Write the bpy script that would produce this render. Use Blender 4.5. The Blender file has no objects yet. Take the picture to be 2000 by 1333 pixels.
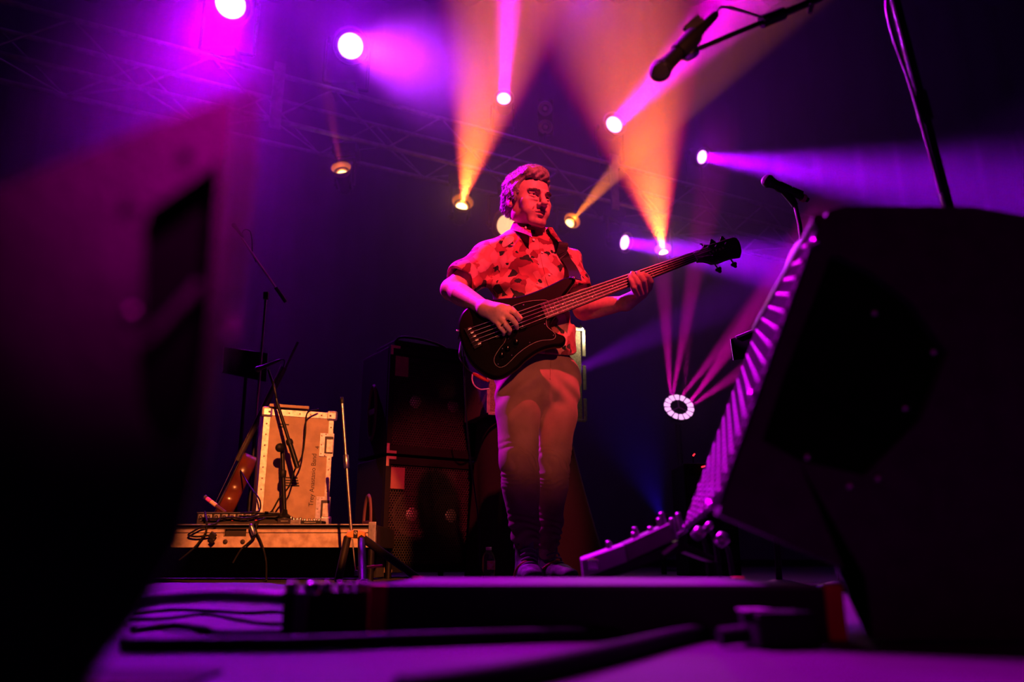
import bpy, bmesh, math, random
import numpy as np
from mathutils import Vector, Matrix

random.seed(7)
rng = np.random.default_rng(7)
S = bpy.context.scene
COL = S.collection

# ------------------------------------------------------------------ camera
CAM_H = 0.095
F_PX = 1556.0
PITCH = math.atan((1095 - 666.5) / F_PX)
cam_d = bpy.data.cameras.new('camera')
cam = bpy.data.objects.new('camera', cam_d)
COL.objects.link(cam)
cam_d.sensor_width = 36.0
cam_d.lens = F_PX * 36.0 / 2000.0
cam.location = (0, 0, CAM_H)
cam.rotation_euler = (math.pi / 2 + PITCH, 0, 0)
cam_d.clip_start = 0.01
cam_d.clip_end = 200
cam_d.dof.use_dof = True
cam_d.dof.focus_distance = 3.42
cam_d.dof.aperture_fstop = 2.3
S.camera = cam

# ------------------------------------------------------------------ exposure, world
S.view_settings.view_transform = 'Standard'
S.view_settings.look = 'None'
S.view_settings.gamma = 1.0
S.view_settings.use_curve_mapping = False
S.view_settings.exposure = 0.0
S.cycles.max_bounces = 5
S.cycles.diffuse_bounces = 2
S.cycles.glossy_bounces = 3
S.cycles.transmission_bounces = 5
S.cycles.transparent_max_bounces = 8
S.cycles.volume_bounces = 0
S.cycles.use_denoising = True
S.cycles.sample_clamp_indirect = 3.0
S.cycles.caustics_reflective = False
S.cycles.caustics_refractive = False

W = bpy.data.worlds.new('dark_hall')
S.world = W
W.use_nodes = True
W.node_tree.nodes['Background'].inputs[0].default_value = (0.10, 0.0, 0.6, 1)
W.node_tree.nodes['Background'].inputs[1].default_value = 0.003


def pix_dir(px, py):
    xr = (px - 1000.0) / F_PX
    yu = (666.5 - py) / F_PX
    c, s = math.cos(PITCH), math.sin(PITCH)
    return Vector((xr, c - yu * s, s + yu * c))


def at(px, py, Y):
    """point of the place seen at that picture position, at distance Y up the stage"""
    d = pix_dir(px, py)
    return Vector((0, 0, CAM_H)) + d * (Y / d.y)


def on_floor(px, py, z=0.0):
    d = pix_dir(px, py)
    return Vector((0, 0, CAM_H)) + d * ((z - CAM_H) / d.z)


def on_plane(px, py, p0, n):
    o = Vector((0, 0, CAM_H)); d = pix_dir(px, py)
    return o + d * ((p0 - o).dot(n) / d.dot(n))


def spot(name, loc, target, color, power, angle, blend=0.3, radius=0.05):
    l = bpy.data.lights.new(name, 'SPOT')
    l.color = color
    l.energy = power
    l.spot_size = math.radians(angle)
    l.spot_blend = blend
    l.shadow_soft_size = radius
    o = bpy.data.objects.new(name, l)
    COL.objects.link(o)
    o.location = loc
    o.rotation_euler = (Vector(target) - Vector(loc)).to_track_quat('-Z', 'Y').to_euler()
    return o


def point(name, loc, color, power, radius=0.03):
    l = bpy.data.lights.new(name, 'POINT')
    l.color = color
    l.energy = power
    l.shadow_soft_size = radius
    o = bpy.data.objects.new(name, l)
    COL.objects.link(o)
    o.location = loc
    return o


# ------------------------------------------------------------------ stage lights out of frame
RED = (1.0, 0.042, 0.075)
# red key from the front of house, high on the right of the camera
spot('red_front_light', (1.45, -1.0, 5.3), (0.14, 3.2, 1.44), RED, 2900, 11.4, 0.4, 0.06)
# weak orange-red front light on the legs and gear
spot('orange_front_light', (0.9, -2.4, 1.25), (0.10, 3.2, 0.80), (1.0, 0.20, 0.11), 700, 9.8, 1.0, 0.06)
# amber front light on the low platform and the flight case
spot('amber_front_light', (0.9, -2.2, 3.2), at(592, 935, 3.8), (1.0, 0.21, 0.05), 3600, 9.8, 0.10, 0.03)
# magenta back light on hair and shoulder, from the truss at stage right
spot('magenta_back_light', (-2.9, 5.0, 5.2), (0.0, 3.2, 1.60), (0.80, 0.0, 1.0), 6000, 21, 1.0, 0.08)
# magenta light across the stage on the right monitor and microphone stand
spot('magenta_side_light', (-2.6, 4.2, 5.2), (0.70, 1.35, 0.62), (0.80, 0.0, 1.0), 4600, 22, 0.6, 0.08)
# purple wash falling on the front of the stage
spot('purple_down_light', (-0.9, 2.6, 5.4), (0.50, 0.70, 0.0), (0.70, 0.0, 0.80), 1700, 12.5, 0.8, 0.12)
# pink front-of-house wash grazing the left foreground
spot('pink_front_light', (1.6, -1.8, 3.4), at(470, 215, 0.36), (0.95, 0.0, 0.60), 3000, 2.7, 1.0, 0.05)
# dim crimson front-of-house wash over the foreground
spot('crimson_front_light', (-1.4, -3.6, 3.2), (0.62, 1.0, 0.10), (0.9, 0.0, 0.40), 50, 13, 0.8, 0.08)
# added violet spot without fixture, for the beam rising right behind the rack case
spot('added_violet_beam', at(1085, 742, 8.6), at(1520, 540, 7.4), (0.38, 0.0, 1.0), 2600, 15, 0.7, 0.05)
# violet fill points added to brighten the haze, no fixtures
point('violet_haze_fill', (-3.0, 8.2, 7.4), (0.27, 0.0, 1.0), 60, 0.3)
point('violet_haze_fill', (1.0, 9.5, 7.6), (0.32, 0.0, 1.0), 110, 0.3)

# ------------------------------------------------------------------ materials
MATS = {}


def mat(name, color=(0.8, 0.8, 0.8), rough=0.5, metal=0.0, spec=0.5, emit=None, estr=0.0,
        var=0.0, vscale=20.0, bump=0.0, bscale=80.0, trans=0.0, ior=1.45, alpha=1.0, sheen=0.0,
        coat=0.0, color2=None, stretch=None):
    if name in MATS:
        return MATS[name]
    m = bpy.data.materials.new(name)
    m.use_nodes = True
    nt = m.node_tree
    b = nt.nodes['Principled BSDF']
    b.inputs['Base Color'].default_value = (*color, 1)
    b.inputs['Roughness'].default_value = rough
    b.inputs['Metallic'].default_value = metal
    b.inputs['Specular IOR Level'].default_value = spec
    b.inputs['IOR'].default_value = ior
    b.inputs['Transmission Weight'].default_value = trans
    b.inputs['Alpha'].default_value = alpha
    b.inputs['Sheen Weight'].default_value = sheen
    b.inputs['Coat Weight'].default_value = coat
    if emit is not None:
        b.inputs['Emission Color'].default_value = (*emit, 1)
        b.inputs['Emission Strength'].default_value = estr
    if var > 0 or bump > 0:
        tc = nt.nodes.new('ShaderNodeTexCoord')
        src = tc.outputs['Object']
        if stretch:
            mp = nt.nodes.new('ShaderNodeMapping')
            mp.inputs['Scale'].default_value = stretch
            nt.links.new(src, mp.inputs[0]); src = mp.outputs[0]
    if var > 0:
        n = nt.nodes.new('ShaderNodeTexNoise')
        n.inputs['Scale'].default_value = vscale
        n.inputs['Detail'].default_value = 4
        nt.links.new(src, n.inputs['Vector'])
        mx = nt.nodes.new('ShaderNodeMix'); mx.data_type = 'RGBA'
        c2 = color2 if color2 else tuple(c * (1 - var) for c in color)
        mx.inputs[6].default_value = (*color, 1)
        mx.inputs[7].default_value = (*c2, 1)
        rp = nt.nodes.new('ShaderNodeMapRange')
        rp.inputs['From Min'].default_value = 0.38
        rp.inputs['From Max'].default_value = 0.66
        nt.links.new(n.outputs['Fac'], rp.inputs['Value'])
        nt.links.new(rp.outputs[0], mx.inputs[0])
        nt.links.new(mx.outputs[2], b.inputs['Base Color'])
    if bump > 0:
        n2 = nt.nodes.new('ShaderNodeTexNoise')
        n2.inputs['Scale'].default_value = bscale
        n2.inputs['Detail'].default_value = 3
        nt.links.new(src, n2.inputs['Vector'])
        bp = nt.nodes.new('ShaderNodeBump')
        bp.inputs['Strength'].default_value = bump
        bp.inputs['Distance'].default_value = 0.004
        nt.links.new(n2.outputs['Fac'], bp.inputs['Height'])
        nt.links.new(bp.outputs[0], b.inputs['Normal'])
    MATS[name] = m
    return m


def glow(name, color, strength):
    if name in MATS:
        return MATS[name]
    m = bpy.data.materials.new(name)
    m.use_nodes = True
    nt = m.node_tree
    nt.nodes.remove(nt.nodes['Principled BSDF'])
    e = nt.nodes.new('ShaderNodeEmission')
    e.inputs[0].default_value = (*color, 1)
    e.inputs[1].default_value = strength
    nt.links.new(e.outputs[0], nt.nodes['Material Output'].inputs[0])
    MATS[name] = m
    return m


BLACK_METAL = mat('black_metal', (0.02, 0.02, 0.022), 0.38, 0.6, var=0.4, vscale=40)
BLACK_PLASTIC = mat('black_plastic', (0.010, 0.010, 0.011), 0.5, spec=0.25, bump=0.15, bscale=300)
BLACK_RUBBER = mat('black_rubber', (0.007, 0.007, 0.008), 0.6, spec=0.2, bump=0.1, bscale=200)
CHROME = mat('chrome', (0.75, 0.75, 0.77), 0.18, 1.0, var=0.2, vscale=30)
STEEL = mat('brushed_steel', (0.55, 0.55, 0.56), 0.35, 1.0, var=0.3, vscale=60)
ALU = mat('aluminium', (0.55, 0.53, 0.50), 0.42, 0.85, var=0.35, vscale=55, bump=0.1, bscale=90)
FABRIC_BLACK = mat('black_cloth', (0.008, 0.0075, 0.009), 0.95, sheen=0.03, bump=0.4, bscale=400)


# ------------------------------------------------------------------ object plumbing
def link(o):
    COL.objects.link(o)
    return o


def tag(o, label=None, cat=None, group=None, kind=None):
    if label: o['label'] = label
    if cat: o['category'] = cat
    if group: o['group'] = group
    if kind: o['kind'] = kind
    return o


def thing(name, label, cat, loc=(0, 0, 0), group=None):
    o = bpy.data.objects.new(name, None)
    o.empty_display_size = 0.05
    link(o)
    o.location = loc
    return tag(o, label, cat, group)


def world_loc(o):
    p = Vector(o.location)
    while o.parent:
        o = o.parent
        p += Vector(o.location)
    return p


def adopt(o, parent):
    """child keeps its place: geometry is in stage coordinates, parents only carry a translation"""
    o.location = Vector(o.location) - world_loc(parent)
    o.parent = parent
    return o


class MB:
    """collects shapes in stage coordinates; build() links them as one mesh object"""

    def __init__(s):
        s.v = []; s.f = []; s.sm = []

    def add(s, vs, fs, smooth=False):
        o = len(s.v)
        s.v += [tuple(v) for v in vs]
        s.f += [tuple(i + o for i in f) for f in fs]
        s.sm += [smooth] * len(fs)
        return s

    def box(s, c, size, rot=None, bevel=0.0):
        c = Vector(c); hx, hy, hz = size[0] / 2, size[1] / 2, size[2] / 2
        R = rot if rot is not None else Matrix.Identity(3)
        if bevel <= 0:
            vs = [Vector((x, y, z)) for x in (-hx, hx) for y in (-hy, hy) for z in (-hz, hz)]
            fs = [(0, 1, 3, 2), (4, 6, 7, 5), (0, 4, 5, 1), (2, 3, 7, 6), (0, 2, 6, 4), (1, 5, 7, 3)]
            return s.add([R @ v + c for v in vs], fs)
        b = min(bevel, hx * .95, hy * .95, hz * .95)
        bm = bmesh.new()
        bmesh.ops.create_cube(bm, size=1)
        for v in bm.verts:
            v.co = Vector((v.co.x * 2 * hx, v.co.y * 2 * hy, v.co.z * 2 * hz))
        bmesh.ops.bevel(bm, geom=list(bm.edges), offset=b, segments=2, affect='EDGES', profile=0.6)
        bm.verts.ensure_lookup_table()
        vs = [R @ v.co + c for v in bm.verts]
        fs = [tuple(v.index for v in f.verts) for f in bm.faces]
        bm.free()
        return s.add(vs, fs)

    def tube(s, pts, r, n=10, caps=True, smooth=True):
        pts = [Vector(p) for p in pts]
        rs = r if isinstance(r, (list, tuple)) else [r] * len(pts)
        vs, fs = [], []
        t0 = (pts[1] - pts[0]).normalized()
        ref = Vector((0, 0, 1)) if abs(t0.z) < 0.9 else Vector((1, 0, 0))
        u = t0.cross(ref).normalized()
        for i, p in enumerate(pts):
            if i == 0: t = pts[1] - pts[0]
            elif i == len(pts) - 1: t = pts[-1] - pts[-2]
            else: t = pts[i + 1] - pts[i - 1]
            t = t.normalized() if t.length > 1e-9 else t0
            u = (u - t * u.dot(t))
            u = u.normalized() if u.length > 1e-6 else t.orthogonal().normalized()
            w = t.cross(u)
            for k in range(n):
                a = 2 * math.pi * k / n
                vs.append(p + (u * math.cos(a) + w * math.sin(a)) * rs[i])
        for i in range(len(pts) - 1):
            for k in range(n):
                a, b = i * n + k, i * n + (k + 1) % n
                fs.append((a, b, b + n, a + n))
        s.add(vs, fs, smooth)
        if caps:
            m = len(pts) - 1
            s.add(vs[:n], [tuple(range(n))[::-1]])
            s.add(vs[m * n:], [tuple(range(n))])
        return s

    def lathe(s, prof, base, axis, n=24, smooth=True):
        """prof: (radius, height along axis)"""
        base = Vector(base); ax = Vector(axis).normalized()
        u = ax.orthogonal().normalized(); w = ax.cross(u)
        vs, fs = [], []
        for (r, h) in prof:
            for k in range(n):
                a = 2 * math.pi * k / n
                vs.append(base + ax * h + (u * math.cos(a) + w * math.sin(a)) * max(r, 1e-5))
        for i in range(len(prof) - 1):
            for k in range(n):
                a, b = i * n + k, i * n + (k + 1) % n
                fs.append((a, b, b + n, a + n))
        return s.add(vs, fs, smooth)

    def disc(s, c, axis, r, n=24):
        return s.lathe([(0, 0), (r, 0)], c, axis, n)

    def prism(s, outline, depth, bevel=0.0, smooth=False):
        """outline: 3D points of a planar polygon; depth: vector of the extrusion"""
        P = [Vector(p) for p in outline]; d = Vector(depth)
        n = len(P)
        if bevel > 0:
            c = sum(P, Vector()) / n
            k = d.normalized() * bevel
            ins = []
            for i in range(n):
                a, b, cc = P[i - 1], P[i], P[(i + 1) % n]
                e1 = (b - a).normalized(); e2 = (cc - b).normalized()
                nn = d.normalized()
                n1 = e1.cross(nn); n2 = e2.cross(nn)
                m = n1 + n2
                m = m.normalized() if m.length > 1e-6 else n1
                ins.append(m)
            sgn = 1
            if sum((P[i] - c).dot(ins[i]) for i in range(n)) < 0: sgn = -1
            inset = [P[i] - ins[i] * sgn * bevel for i in range(n)]
            rings = [inset, [p + k for p in P], [p + d - k for p in P], [p + d for p in inset]]
        else:
            rings = [P, [p + d for p in P]]
        vs = [p for r in rings for p in r]
        fs = []
        for j in range(len(rings) - 1):
            for i in range(n):
                a, b = j * n + i, j * n + (i + 1) % n
                fs.append((a, b, b + n, a + n))
        m = (len(rings) - 1) * n
        caps = [tuple(range(n))[::-1], tuple(range(m, m + n))]
        o = len(s.v)
        s.add(vs, fs, smooth)
        s.f += [tuple(i + o for i in f) for f in caps]
        s.sm += [False] * 2
        return s

    def build(s, name, material, parent=None, origin=None, **tags):
        me = bpy.data.meshes.new(name)
        org = Vector(origin) if origin is not None else (world_loc(parent) if parent else Vector((0, 0, 0)))
        me.from_pydata([tuple(Vector(v) - org) for v in s.v], [], s.f)
        me.polygons.foreach_set('use_smooth', s.sm)
        me.validate(verbose=False)
        me.update()
        bm = bmesh.new(); bm.from_mesh(me)
        bmesh.ops.recalc_face_normals(bm, faces=bm.faces)
        bm.to_mesh(me); bm.free()
        me.materials.append(material)
        o = bpy.data.objects.new(name, me)
        link(o)
        o.location = org
        if parent is not None:
            adopt(o, parent)
        tag(o, **tags)
        return o


def struct(name, mb, m, parent=None):
    o = mb.build(name, m, parent)
    if parent is None:
        o['kind'] = 'structure'
    return o


def spline(pts, n=8):
    """Catmull-Rom through the points"""
    P = [Vector(p) for p in pts]
    if len(P) < 3:
        return P
    Q = [P[0] * 2 - P[1]] + P + [P[-1] * 2 - P[-2]]
    out = []
    for i in range(1, len(Q) - 2):
        p0, p1, p2, p3 = Q[i - 1], Q[i], Q[i + 1], Q[i + 2]
        for k in range(n):
            t = k / n
            out.append(0.5 * ((2 * p1) + (p2 - p0) * t + (2 * p0 - 5 * p1 + 4 * p2 - p3) * t * t
                              + (3 * p1 - p0 - 3 * p2 + p3) * t ** 3))
    out.append(P[-1])
    return out


def text_mesh(name, body, size, origin, xdir, ydir, m, parent, depth=0.0006, spacing=1.0, **tags):
    cu = bpy.data.curves.new(name, 'FONT')
    cu.body = body
    cu.size = size
    cu.extrude = depth
    cu.space_character = spacing
    tmp = bpy.data.objects.new(name, cu)
    link(tmp)
    dg = bpy.context.evaluated_depsgraph_get()
    me = bpy.data.meshes.new_from_object(tmp.evaluated_get(dg))
    bpy.data.objects.remove(tmp)
    x = Vector(xdir).normalized(); z = x.cross(Vector(ydir)).normalized(); y = z.cross(x)
    org = world_loc(parent)
    M = Matrix((x, y, z)).transposed().to_4x4()
    M.translation = Vector(origin) - org
    me.transform(M)
    me.materials.clear(); me.materials.append(m)
    o = bpy.data.objects.new(name, me)
    link(o)
    o.location = org
    adopt(o, parent)
    tag(o, **tags)
    return o


def copy_tree(o, parent=None, offset=(0, 0, 0)):
    c = o.copy(); link(c)
    c.parent = parent
    if parent is None:
        c.location = Vector(o.location) + Vector(offset)
    for ch in list(o.children):
        copy_tree(ch, c)
    return c

# ------------------------------------------------------------------ setting: stage floor, back curtain, haze
FLOOR_M = mat('stage_floor', (0.034, 0.032, 0.036), 0.6, var=0.25, vscale=6, bump=0.1, bscale=30)
struct('floor', MB().box((0, 5.5, -0.05), (24, 17, 0.1)), FLOOR_M)
cur = MB()
N = 220
vs, fs = [], []
for i in range(N + 1):
    x = -14 + 28 * i / N
    y = 13.7 + 0.12 * math.sin(i * 1.05) + 0.05 * math.sin(i * 0.37 + 1)
    vs += [(x, y, 0), (x, y, 11)]
for i in range(N):
    fs.append((2 * i, 2 * i + 2, 2 * i + 3, 2 * i + 1))
cur.add(vs, fs, True)
struct('wall_back', cur, mat('black_velour_curtain', (0.010, 0.009, 0.012), 0.95, sheen=0.1, bump=0.3, bscale=60))

HZ = bpy.data.materials.new('thin_haze')
HZ.use_nodes = True
HZ.node_tree.nodes.remove(HZ.node_tree.nodes['Principled BSDF'])
vs_ = HZ.node_tree.nodes.new('ShaderNodeVolumeScatter')
vs_.inputs['Color'].default_value = (1, 1, 1, 1)
vs_.inputs['Density'].default_value = 0.030
vs_.inputs['Anisotropy'].default_value = 0.45
HZ.node_tree.links.new(vs_.outputs[0], HZ.node_tree.nodes['Material Output'].inputs['Volume'])
MB().box((0, 9.3, 4.6), (24, 8.0, 9.0)).build('haze', HZ, None, label='thin smoke haze hanging over the back of the stage', cat='haze', kind='stuff')

# ------------------------------------------------------------------ truss and moving lights
TR_A = at(500, 225, 8.1)          # a point of the lower front chord
TR_SL = 0.524
def truss_y(x): return 9.635 + TR_SL * x
TDIR = Vector((1, TR_SL, 0)).normalized()
TNRM = Vector((-TDIR.y, TDIR.x, 0))      # away from the audience
def truss_at(px, py):
    d = pix_dir(px, py)
    # meets the vertical plane through the truss front chords
    t = 9.635 / (d.y - TR_SL * d.x)
    return Vector((0, 0, CAM_H)) + d * t

TRUSS_M = mat('truss_aluminium', (0.32, 0.32, 0.33), 0.5, 0.3, var=0.3, vscale=12)
ZL, ZU, DEP = 5.0, 5.6, 0.55
x0, x1 = -6.6, 6.2
def tp(x, z, back=0.0):
    return Vector((x, truss_y(x), z)) + TNRM * back
truss = thing('lighting_truss', 'long aluminium box truss carrying the stage lights, receding to the right', 'truss', tp(x0, 0))
for (z, b) in ((ZL, 0), (ZU, 0), (ZL, DEP), (ZU, DEP)):
    MB().tube([tp(x0, z, b), tp(x1, z, b)], 0.03, 10).build('chord', TRUSS_M, truss)
step = 0.62
k = 0
x = x0 + 0.1
brace_mesh = None
while x + step < x1:
    up = k % 2 == 0
    a, b2 = (tp(x, ZL), tp(x + step, ZU)) if up else (tp(x, ZU), tp(x + step, ZL))
    MB().tube([a, b2], 0.012, 6).build('brace', TRUSS_M, truss)
    a, b2 = (tp(x, ZL, DEP), tp(x + step, ZU, DEP)) if not up else (tp(x, ZU, DEP), tp(x + step, ZL, DEP))
    MB().tube([a, b2], 0.012, 6).build('brace', TRUSS_M, truss)
    a, b2 = (tp(x, ZL, 0), tp(x + step, ZL, DEP)) if up else (tp(x, ZL, DEP), tp(x + step, ZL, 0))
    MB().tube([a, b2], 0.012, 6).build('brace', TRUSS_M, truss)
    x += step; k += 1
# junction plates clamped on the front of the truss
for px in (540, 1197):
    c = truss_at(px, 190 if px == 540 else 385)
    c.z = (ZL + ZU) / 2
    R = Matrix((TDIR, TNRM, Vector((0, 0, 1)))).transposed()
    MB().box(c - TNRM * 0.05, (0.13, 0.03, 0.86), R, 0.006).build('junction_plate', TRUSS_M, truss)
# towers that carry it
for x in (x0, x1):
    for (dx, b) in ((-0.15, 0.0), (0.15, 0.0), (-0.15, DEP), (0.15, DEP)):
        p = tp(x, 0, b) + TDIR * dx
        MB().tube([p, p + Vector((0, 0, ZU + 0.1))], 0.025, 8).build('tower_leg', TRUSS_M, truss)


def head(name, label, c, aim, color, lens_r, lens_str, mount, power, angle, blend, glow_power=0.0,
         col2=None, group=None, lens_col=None, flare=False, core=None, dish=None):
    """moving light: c = centre of the lens, aim = point it shines at, mount 'top' or 'hang'"""
    c = Vector(c); d = (Vector(aim) - c).normalized()
    L = 0.30
    hub = c - d * (L * 0.62)
    up = 1 if mount == 'hang' else -1
    side = d.cross(Vector((0, 0, 1)))
    side = side.normalized() if side.length > 0.05 else Vector((1, 0, 0))
    base_z = {'hang': ZL - 0.03, 'top': ZU + 0.03}.get(mount, mount)
    bz = 0.16
    t = thing(name, label, 'stage light', (hub.x, hub.y, base_z), group)
    r = lens_r
    col = MATS.get('fixture_black') or mat('fixture_black', (0.012, 0.012, 0.013), 0.5, 0.2, bump=0.1, bscale=150)
    m = MB().lathe([(0, -L), (r * 0.9, -L), (r * 1.22, -L * 0.8), (r * 1.3, -L * 0.35), (r * 1.45, -0.03), (r * 1.5, 0.0),
                    (r * 1.5, 0.02), (r * 1.33, 0.02), (r * 1.05, -0.012)], c, d, 28)
    hd = m.build('head', col, t)
    ring = MB()
    ring.lathe([(r * 1.52, 0.004), (r * 1.54, 0.016), (r * 1.46, 0.026), (r * 1.36, 0.022)], c, d, 28)
    ring.build('bezel', MATS.get('fixture_bezel') or mat('fixture_bezel', (0.3, 0.29, 0.28), 0.35, 0.8, var=.2), hd)
    lm = glow('lens_%s_%.0f' % ('_'.join('%02d' % int(v * 99) for v in (lens_col or color)), lens_str), lens_col or color, lens_str) \
        if lens_str > 0 else mat('dark_lens', (0.25, 0.1, 0.3), 0.12, 0.0, coat=1.0)
    MB().lathe([(0, 0.004), (r * 0.6, 0.002), (r, -0.008)], c, d, 28).build('lens', lm, hd)
    # yoke and base
    y = MB()
    arm = r * 1.75
    topz = Vector((0, 0, base_z - up * bz))
    yc = Vector((hub.x, hub.y, 0)) + topz
    for sgn in (-1, 1):
        a = hub + side * arm * sgn
        y.tube([a, Vector((a.x, a.y, yc.z))], 0.022, 8)
        y.lathe([(0, 0), (0.05, 0), (0.05, 0.03), (0, 0.03)], hub + side * (arm - 0.04) * sgn, side * sgn, 14)
    y.tube([Vector((hub.x, hub.y, yc.z)) - side * arm, Vector((hub.x, hub.y, yc.z)) + side * arm], 0.022, 8)
    y.build('yoke', col, t)
    MB().box((hub.x, hub.y, base_z - up * bz / 2), (0.30, 0.26, bz - 0.03), None, 0.02).build('base', col, t)
    if power > 0 and flare:      # beam as wide as its lens
        l = bpy.data.lights.new('beam', 'AREA')
        l.shape = 'DISK'; l.size = r * 1.7; l.spread = math.radians(angle); l.energy = power; l.color = color
        o = bpy.data.objects.new('beam', l); COL.objects.link(o)
        o.location = c + d * 0.03
        o.rotation_euler = d.to_track_quat('-Z', 'Y').to_euler()
    elif power > 0:
        spot('beam', c + d * 0.03, aim, color, power, angle, blend, 0.02)
    if dish:                      # bright reflector dish round a small lens
        MB().lathe([(r * 1.02, -0.006), (r * 1.45, 0.02), (r * 1.9, 0.075), (r * 2.0, 0.085), (r * 2.05, 0.08), (r * 1.6, 0.01), (r * 1.3, -0.03)], c, d, 28).build(
            'reflector', MATS.get('reflector_brass') or mat('reflector_brass', (0.55, 0.36, 0.16), 0.35, 0.6, var=.2), hd)
        point('dish_light', c + d * 0.045, color if dish is True else dish, 0.9, 0.008)
    if core:      # amber core inside the red rim of the beam
        spot('beam_core', c + d * 0.03, aim, core[0], core[1], core[2], 1.0, 0.02)
    if glow_power > 0:
        spot('lens_spill', c + d * 0.06, Vector((0, 0, 2.5)) if d.y < 0 else aim, col2 or color, glow_power, 84, 1.0, 0.03)
    return t


VIOLET = (0.36, 0.0, 1.0)
PURPLE = (0.55, 0.0, 1.0)
MAGENTA = (1.0, 0.0, 0.80)
AMBER = (1.0, 0.19, 0.008)
RIM = (1.0, 0.0, 0.04)
G1 = 'purple and magenta moving lights on the truss'
G2 = 'amber moving lights under the truss'
WHITE_L = (1.0, 0.32, 1.0)

def bank(name, label, px, py, tx, ty, tY, **k):
    c = truss_at(px, py)
    return head(name, label, c, at(tx, ty, tY), **k)

bank('moving_light', 'brightest purple stage light, cut by the top edge of the frame', 450, 8, 300, 300, 5.4, flare=True,
     color=PURPLE, lens_r=0.17, lens_str=4.5, mount='top', power=60, angle=40, blend=1.0, glow_power=900, col2=(0.36, 0.0, 1.0), group=G1, lens_col=WHITE_L)
bank('moving_light', 'large purple stage light above the left end of the truss', 685, 90, 850, 128, 5.6, flare=True,
     color=(0.5, 0.02, 1.0), lens_r=0.155, lens_str=4.5, mount='top', power=34, angle=14, blend=0.5, glow_power=520, col2=(0.34, 0.0, 1.0), group=G1, lens_col=WHITE_L)
bank('moving_light', 'small magenta stage light over the musician, beam straight up', 984, 192, 1006, -260, 5.9, flare=True,
     color=MAGENTA, lens_r=0.09, lens_str=4.5, mount='top', power=42, angle=9, blend=0.4, glow_power=30, group=G1, lens_col=WHITE_L)
bank('moving_light', 'magenta stage light in the red smoke, beam up to the right', 1200, 243, 1500, -60, 7.0, flare=True,
     color=MAGENTA, lens_r=0.125, lens_str=4.5, mount='top', power=90, angle=14, blend=0.5, glow_power=45, group=G1, lens_col=WHITE_L)
bank('moving_light', 'violet stage light at far right, long beam level to the right', 1372, 307, 2300, 420, 7.0, flare=True,
     color=VIOLET, lens_r=0.10, lens_str=4.5, mount='top', power=90, angle=17, blend=0.5, glow_power=70, group=G1, lens_col=WHITE_L)
bank('moving_light', 'violet stage light low beside the guitar neck, beam behind the headstock', 1221, 474, 1800, 560, 8.0, flare=True,
     color=VIOLET, lens_r=0.10, lens_str=4.5, mount='hang', power=90, angle=18, blend=0.5, glow_power=60, group=G1, lens_col=WHITE_L)
# two-cell blinder, switched off
bc_ = truss_at(1065, 230)
bl = thing('blinder_light', 'unlit two-cell blinder light on the truss right of the musician\'s head', 'stage light', (bc_.x, bc_.y, ZU + 0.03))
bd = (Vector((0, 0, 0.5)) - bc_).normalized()
bs = bd.cross(Vector((0, 0, 1))).normalized(); bu = bs.cross(bd).normalized()
DIM = mat('fixture_black', (0.012, 0.012, 0.013), 0.5)
MB().box(bc_ - bd * 0.06, (0.22, 0.12, 0.50), Matrix((bs, bd, bu)).transposed(), 0.02).build('housing', DIM, bl)
for sg in (-1, 1):
    p = bc_ + bu * 0.125 * sg + bd * 0.004
    cell = MB().lathe([(0.098, 0.0), (0.10, 0.012), (0.088, 0.014), (0.08, 0.0), (0.03, -0.008)], p, bd, 28).build('cell', mat('cell_reflector', (0.30, 0.26, 0.32), 0.4, .5), bl)
    MB().lathe([(0.03, -0.004), (0.022, 0.010), (0, 0.014)], p, bd, 16).build('bulb', mat('frosted_bulb', (0.5, 0.45, 0.5), 0.3), cell)
MB().tube([Vector((bc_.x, bc_.y + 0.08, bc_.z - 0.2)), Vector((bc_.x, bc_.y + 0.08, ZU + 0.03))], 0.02, 8).build('bracket', DIM, bl)

LENS_A = (1.0, 0.62, 0.22)
bank('moving_light', 'amber stage light at far left with short dim beam', 668, 338, 615, 60, 7.0,
     color=(1.0, 0.05, 0.05), lens_r=0.06, lens_str=4, dish=(1.0, 0.25, 0.03), mount='hang', power=900, angle=11, blend=0.6, glow_power=3, group=G2, lens_col=LENS_A)
bank('moving_light', 'amber stage light left of the musician with wide upward beam', 902, 403, 972, 60, 7.0,
     color=RIM, dish=(1.0, 0.25, 0.03), core=(AMBER, 14000, 28), lens_r=0.07, lens_str=6, mount='hang', power=3200, angle=30, blend=0.3, glow_power=22, col2=(1.0, 0.38, 0.05), group=G2, lens_col=LENS_A)
bank('moving_light', 'amber stage light right of the face with narrow slanting beam', 1113, 436, 1270, 260, 8.0,
     color=AMBER, lens_r=0.06, lens_str=4, dish=(1.0, 0.25, 0.03), mount='hang', power=6000, angle=11, blend=0.5, glow_power=3, group=G2, lens_col=LENS_A)
bank('moving_light', 'amber stage light above the guitar neck with the widest upward beam', 1296, 494, 1226, 110, 8.0,
     color=RIM, dish=(1.0, 0.25, 0.03), core=(AMBER, 18000, 30), lens_r=0.06, lens_str=8, mount='hang', power=4500, angle=33, blend=0.3, glow_power=32, col2=(1.0, 0.38, 0.05), group=G2, lens_col=LENS_A)
bank('wash_light', 'big round red-orange wash light half hidden behind the collar', 993, 441, 1040, 600, 3.0,
     color=(1.0, 0.10, 0.03), lens_r=0.15, lens_str=1.6, mount='hang', power=0, angle=20, blend=0.5, glow_power=30, lens_col=(1.0, 0.45, 0.22))

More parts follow.
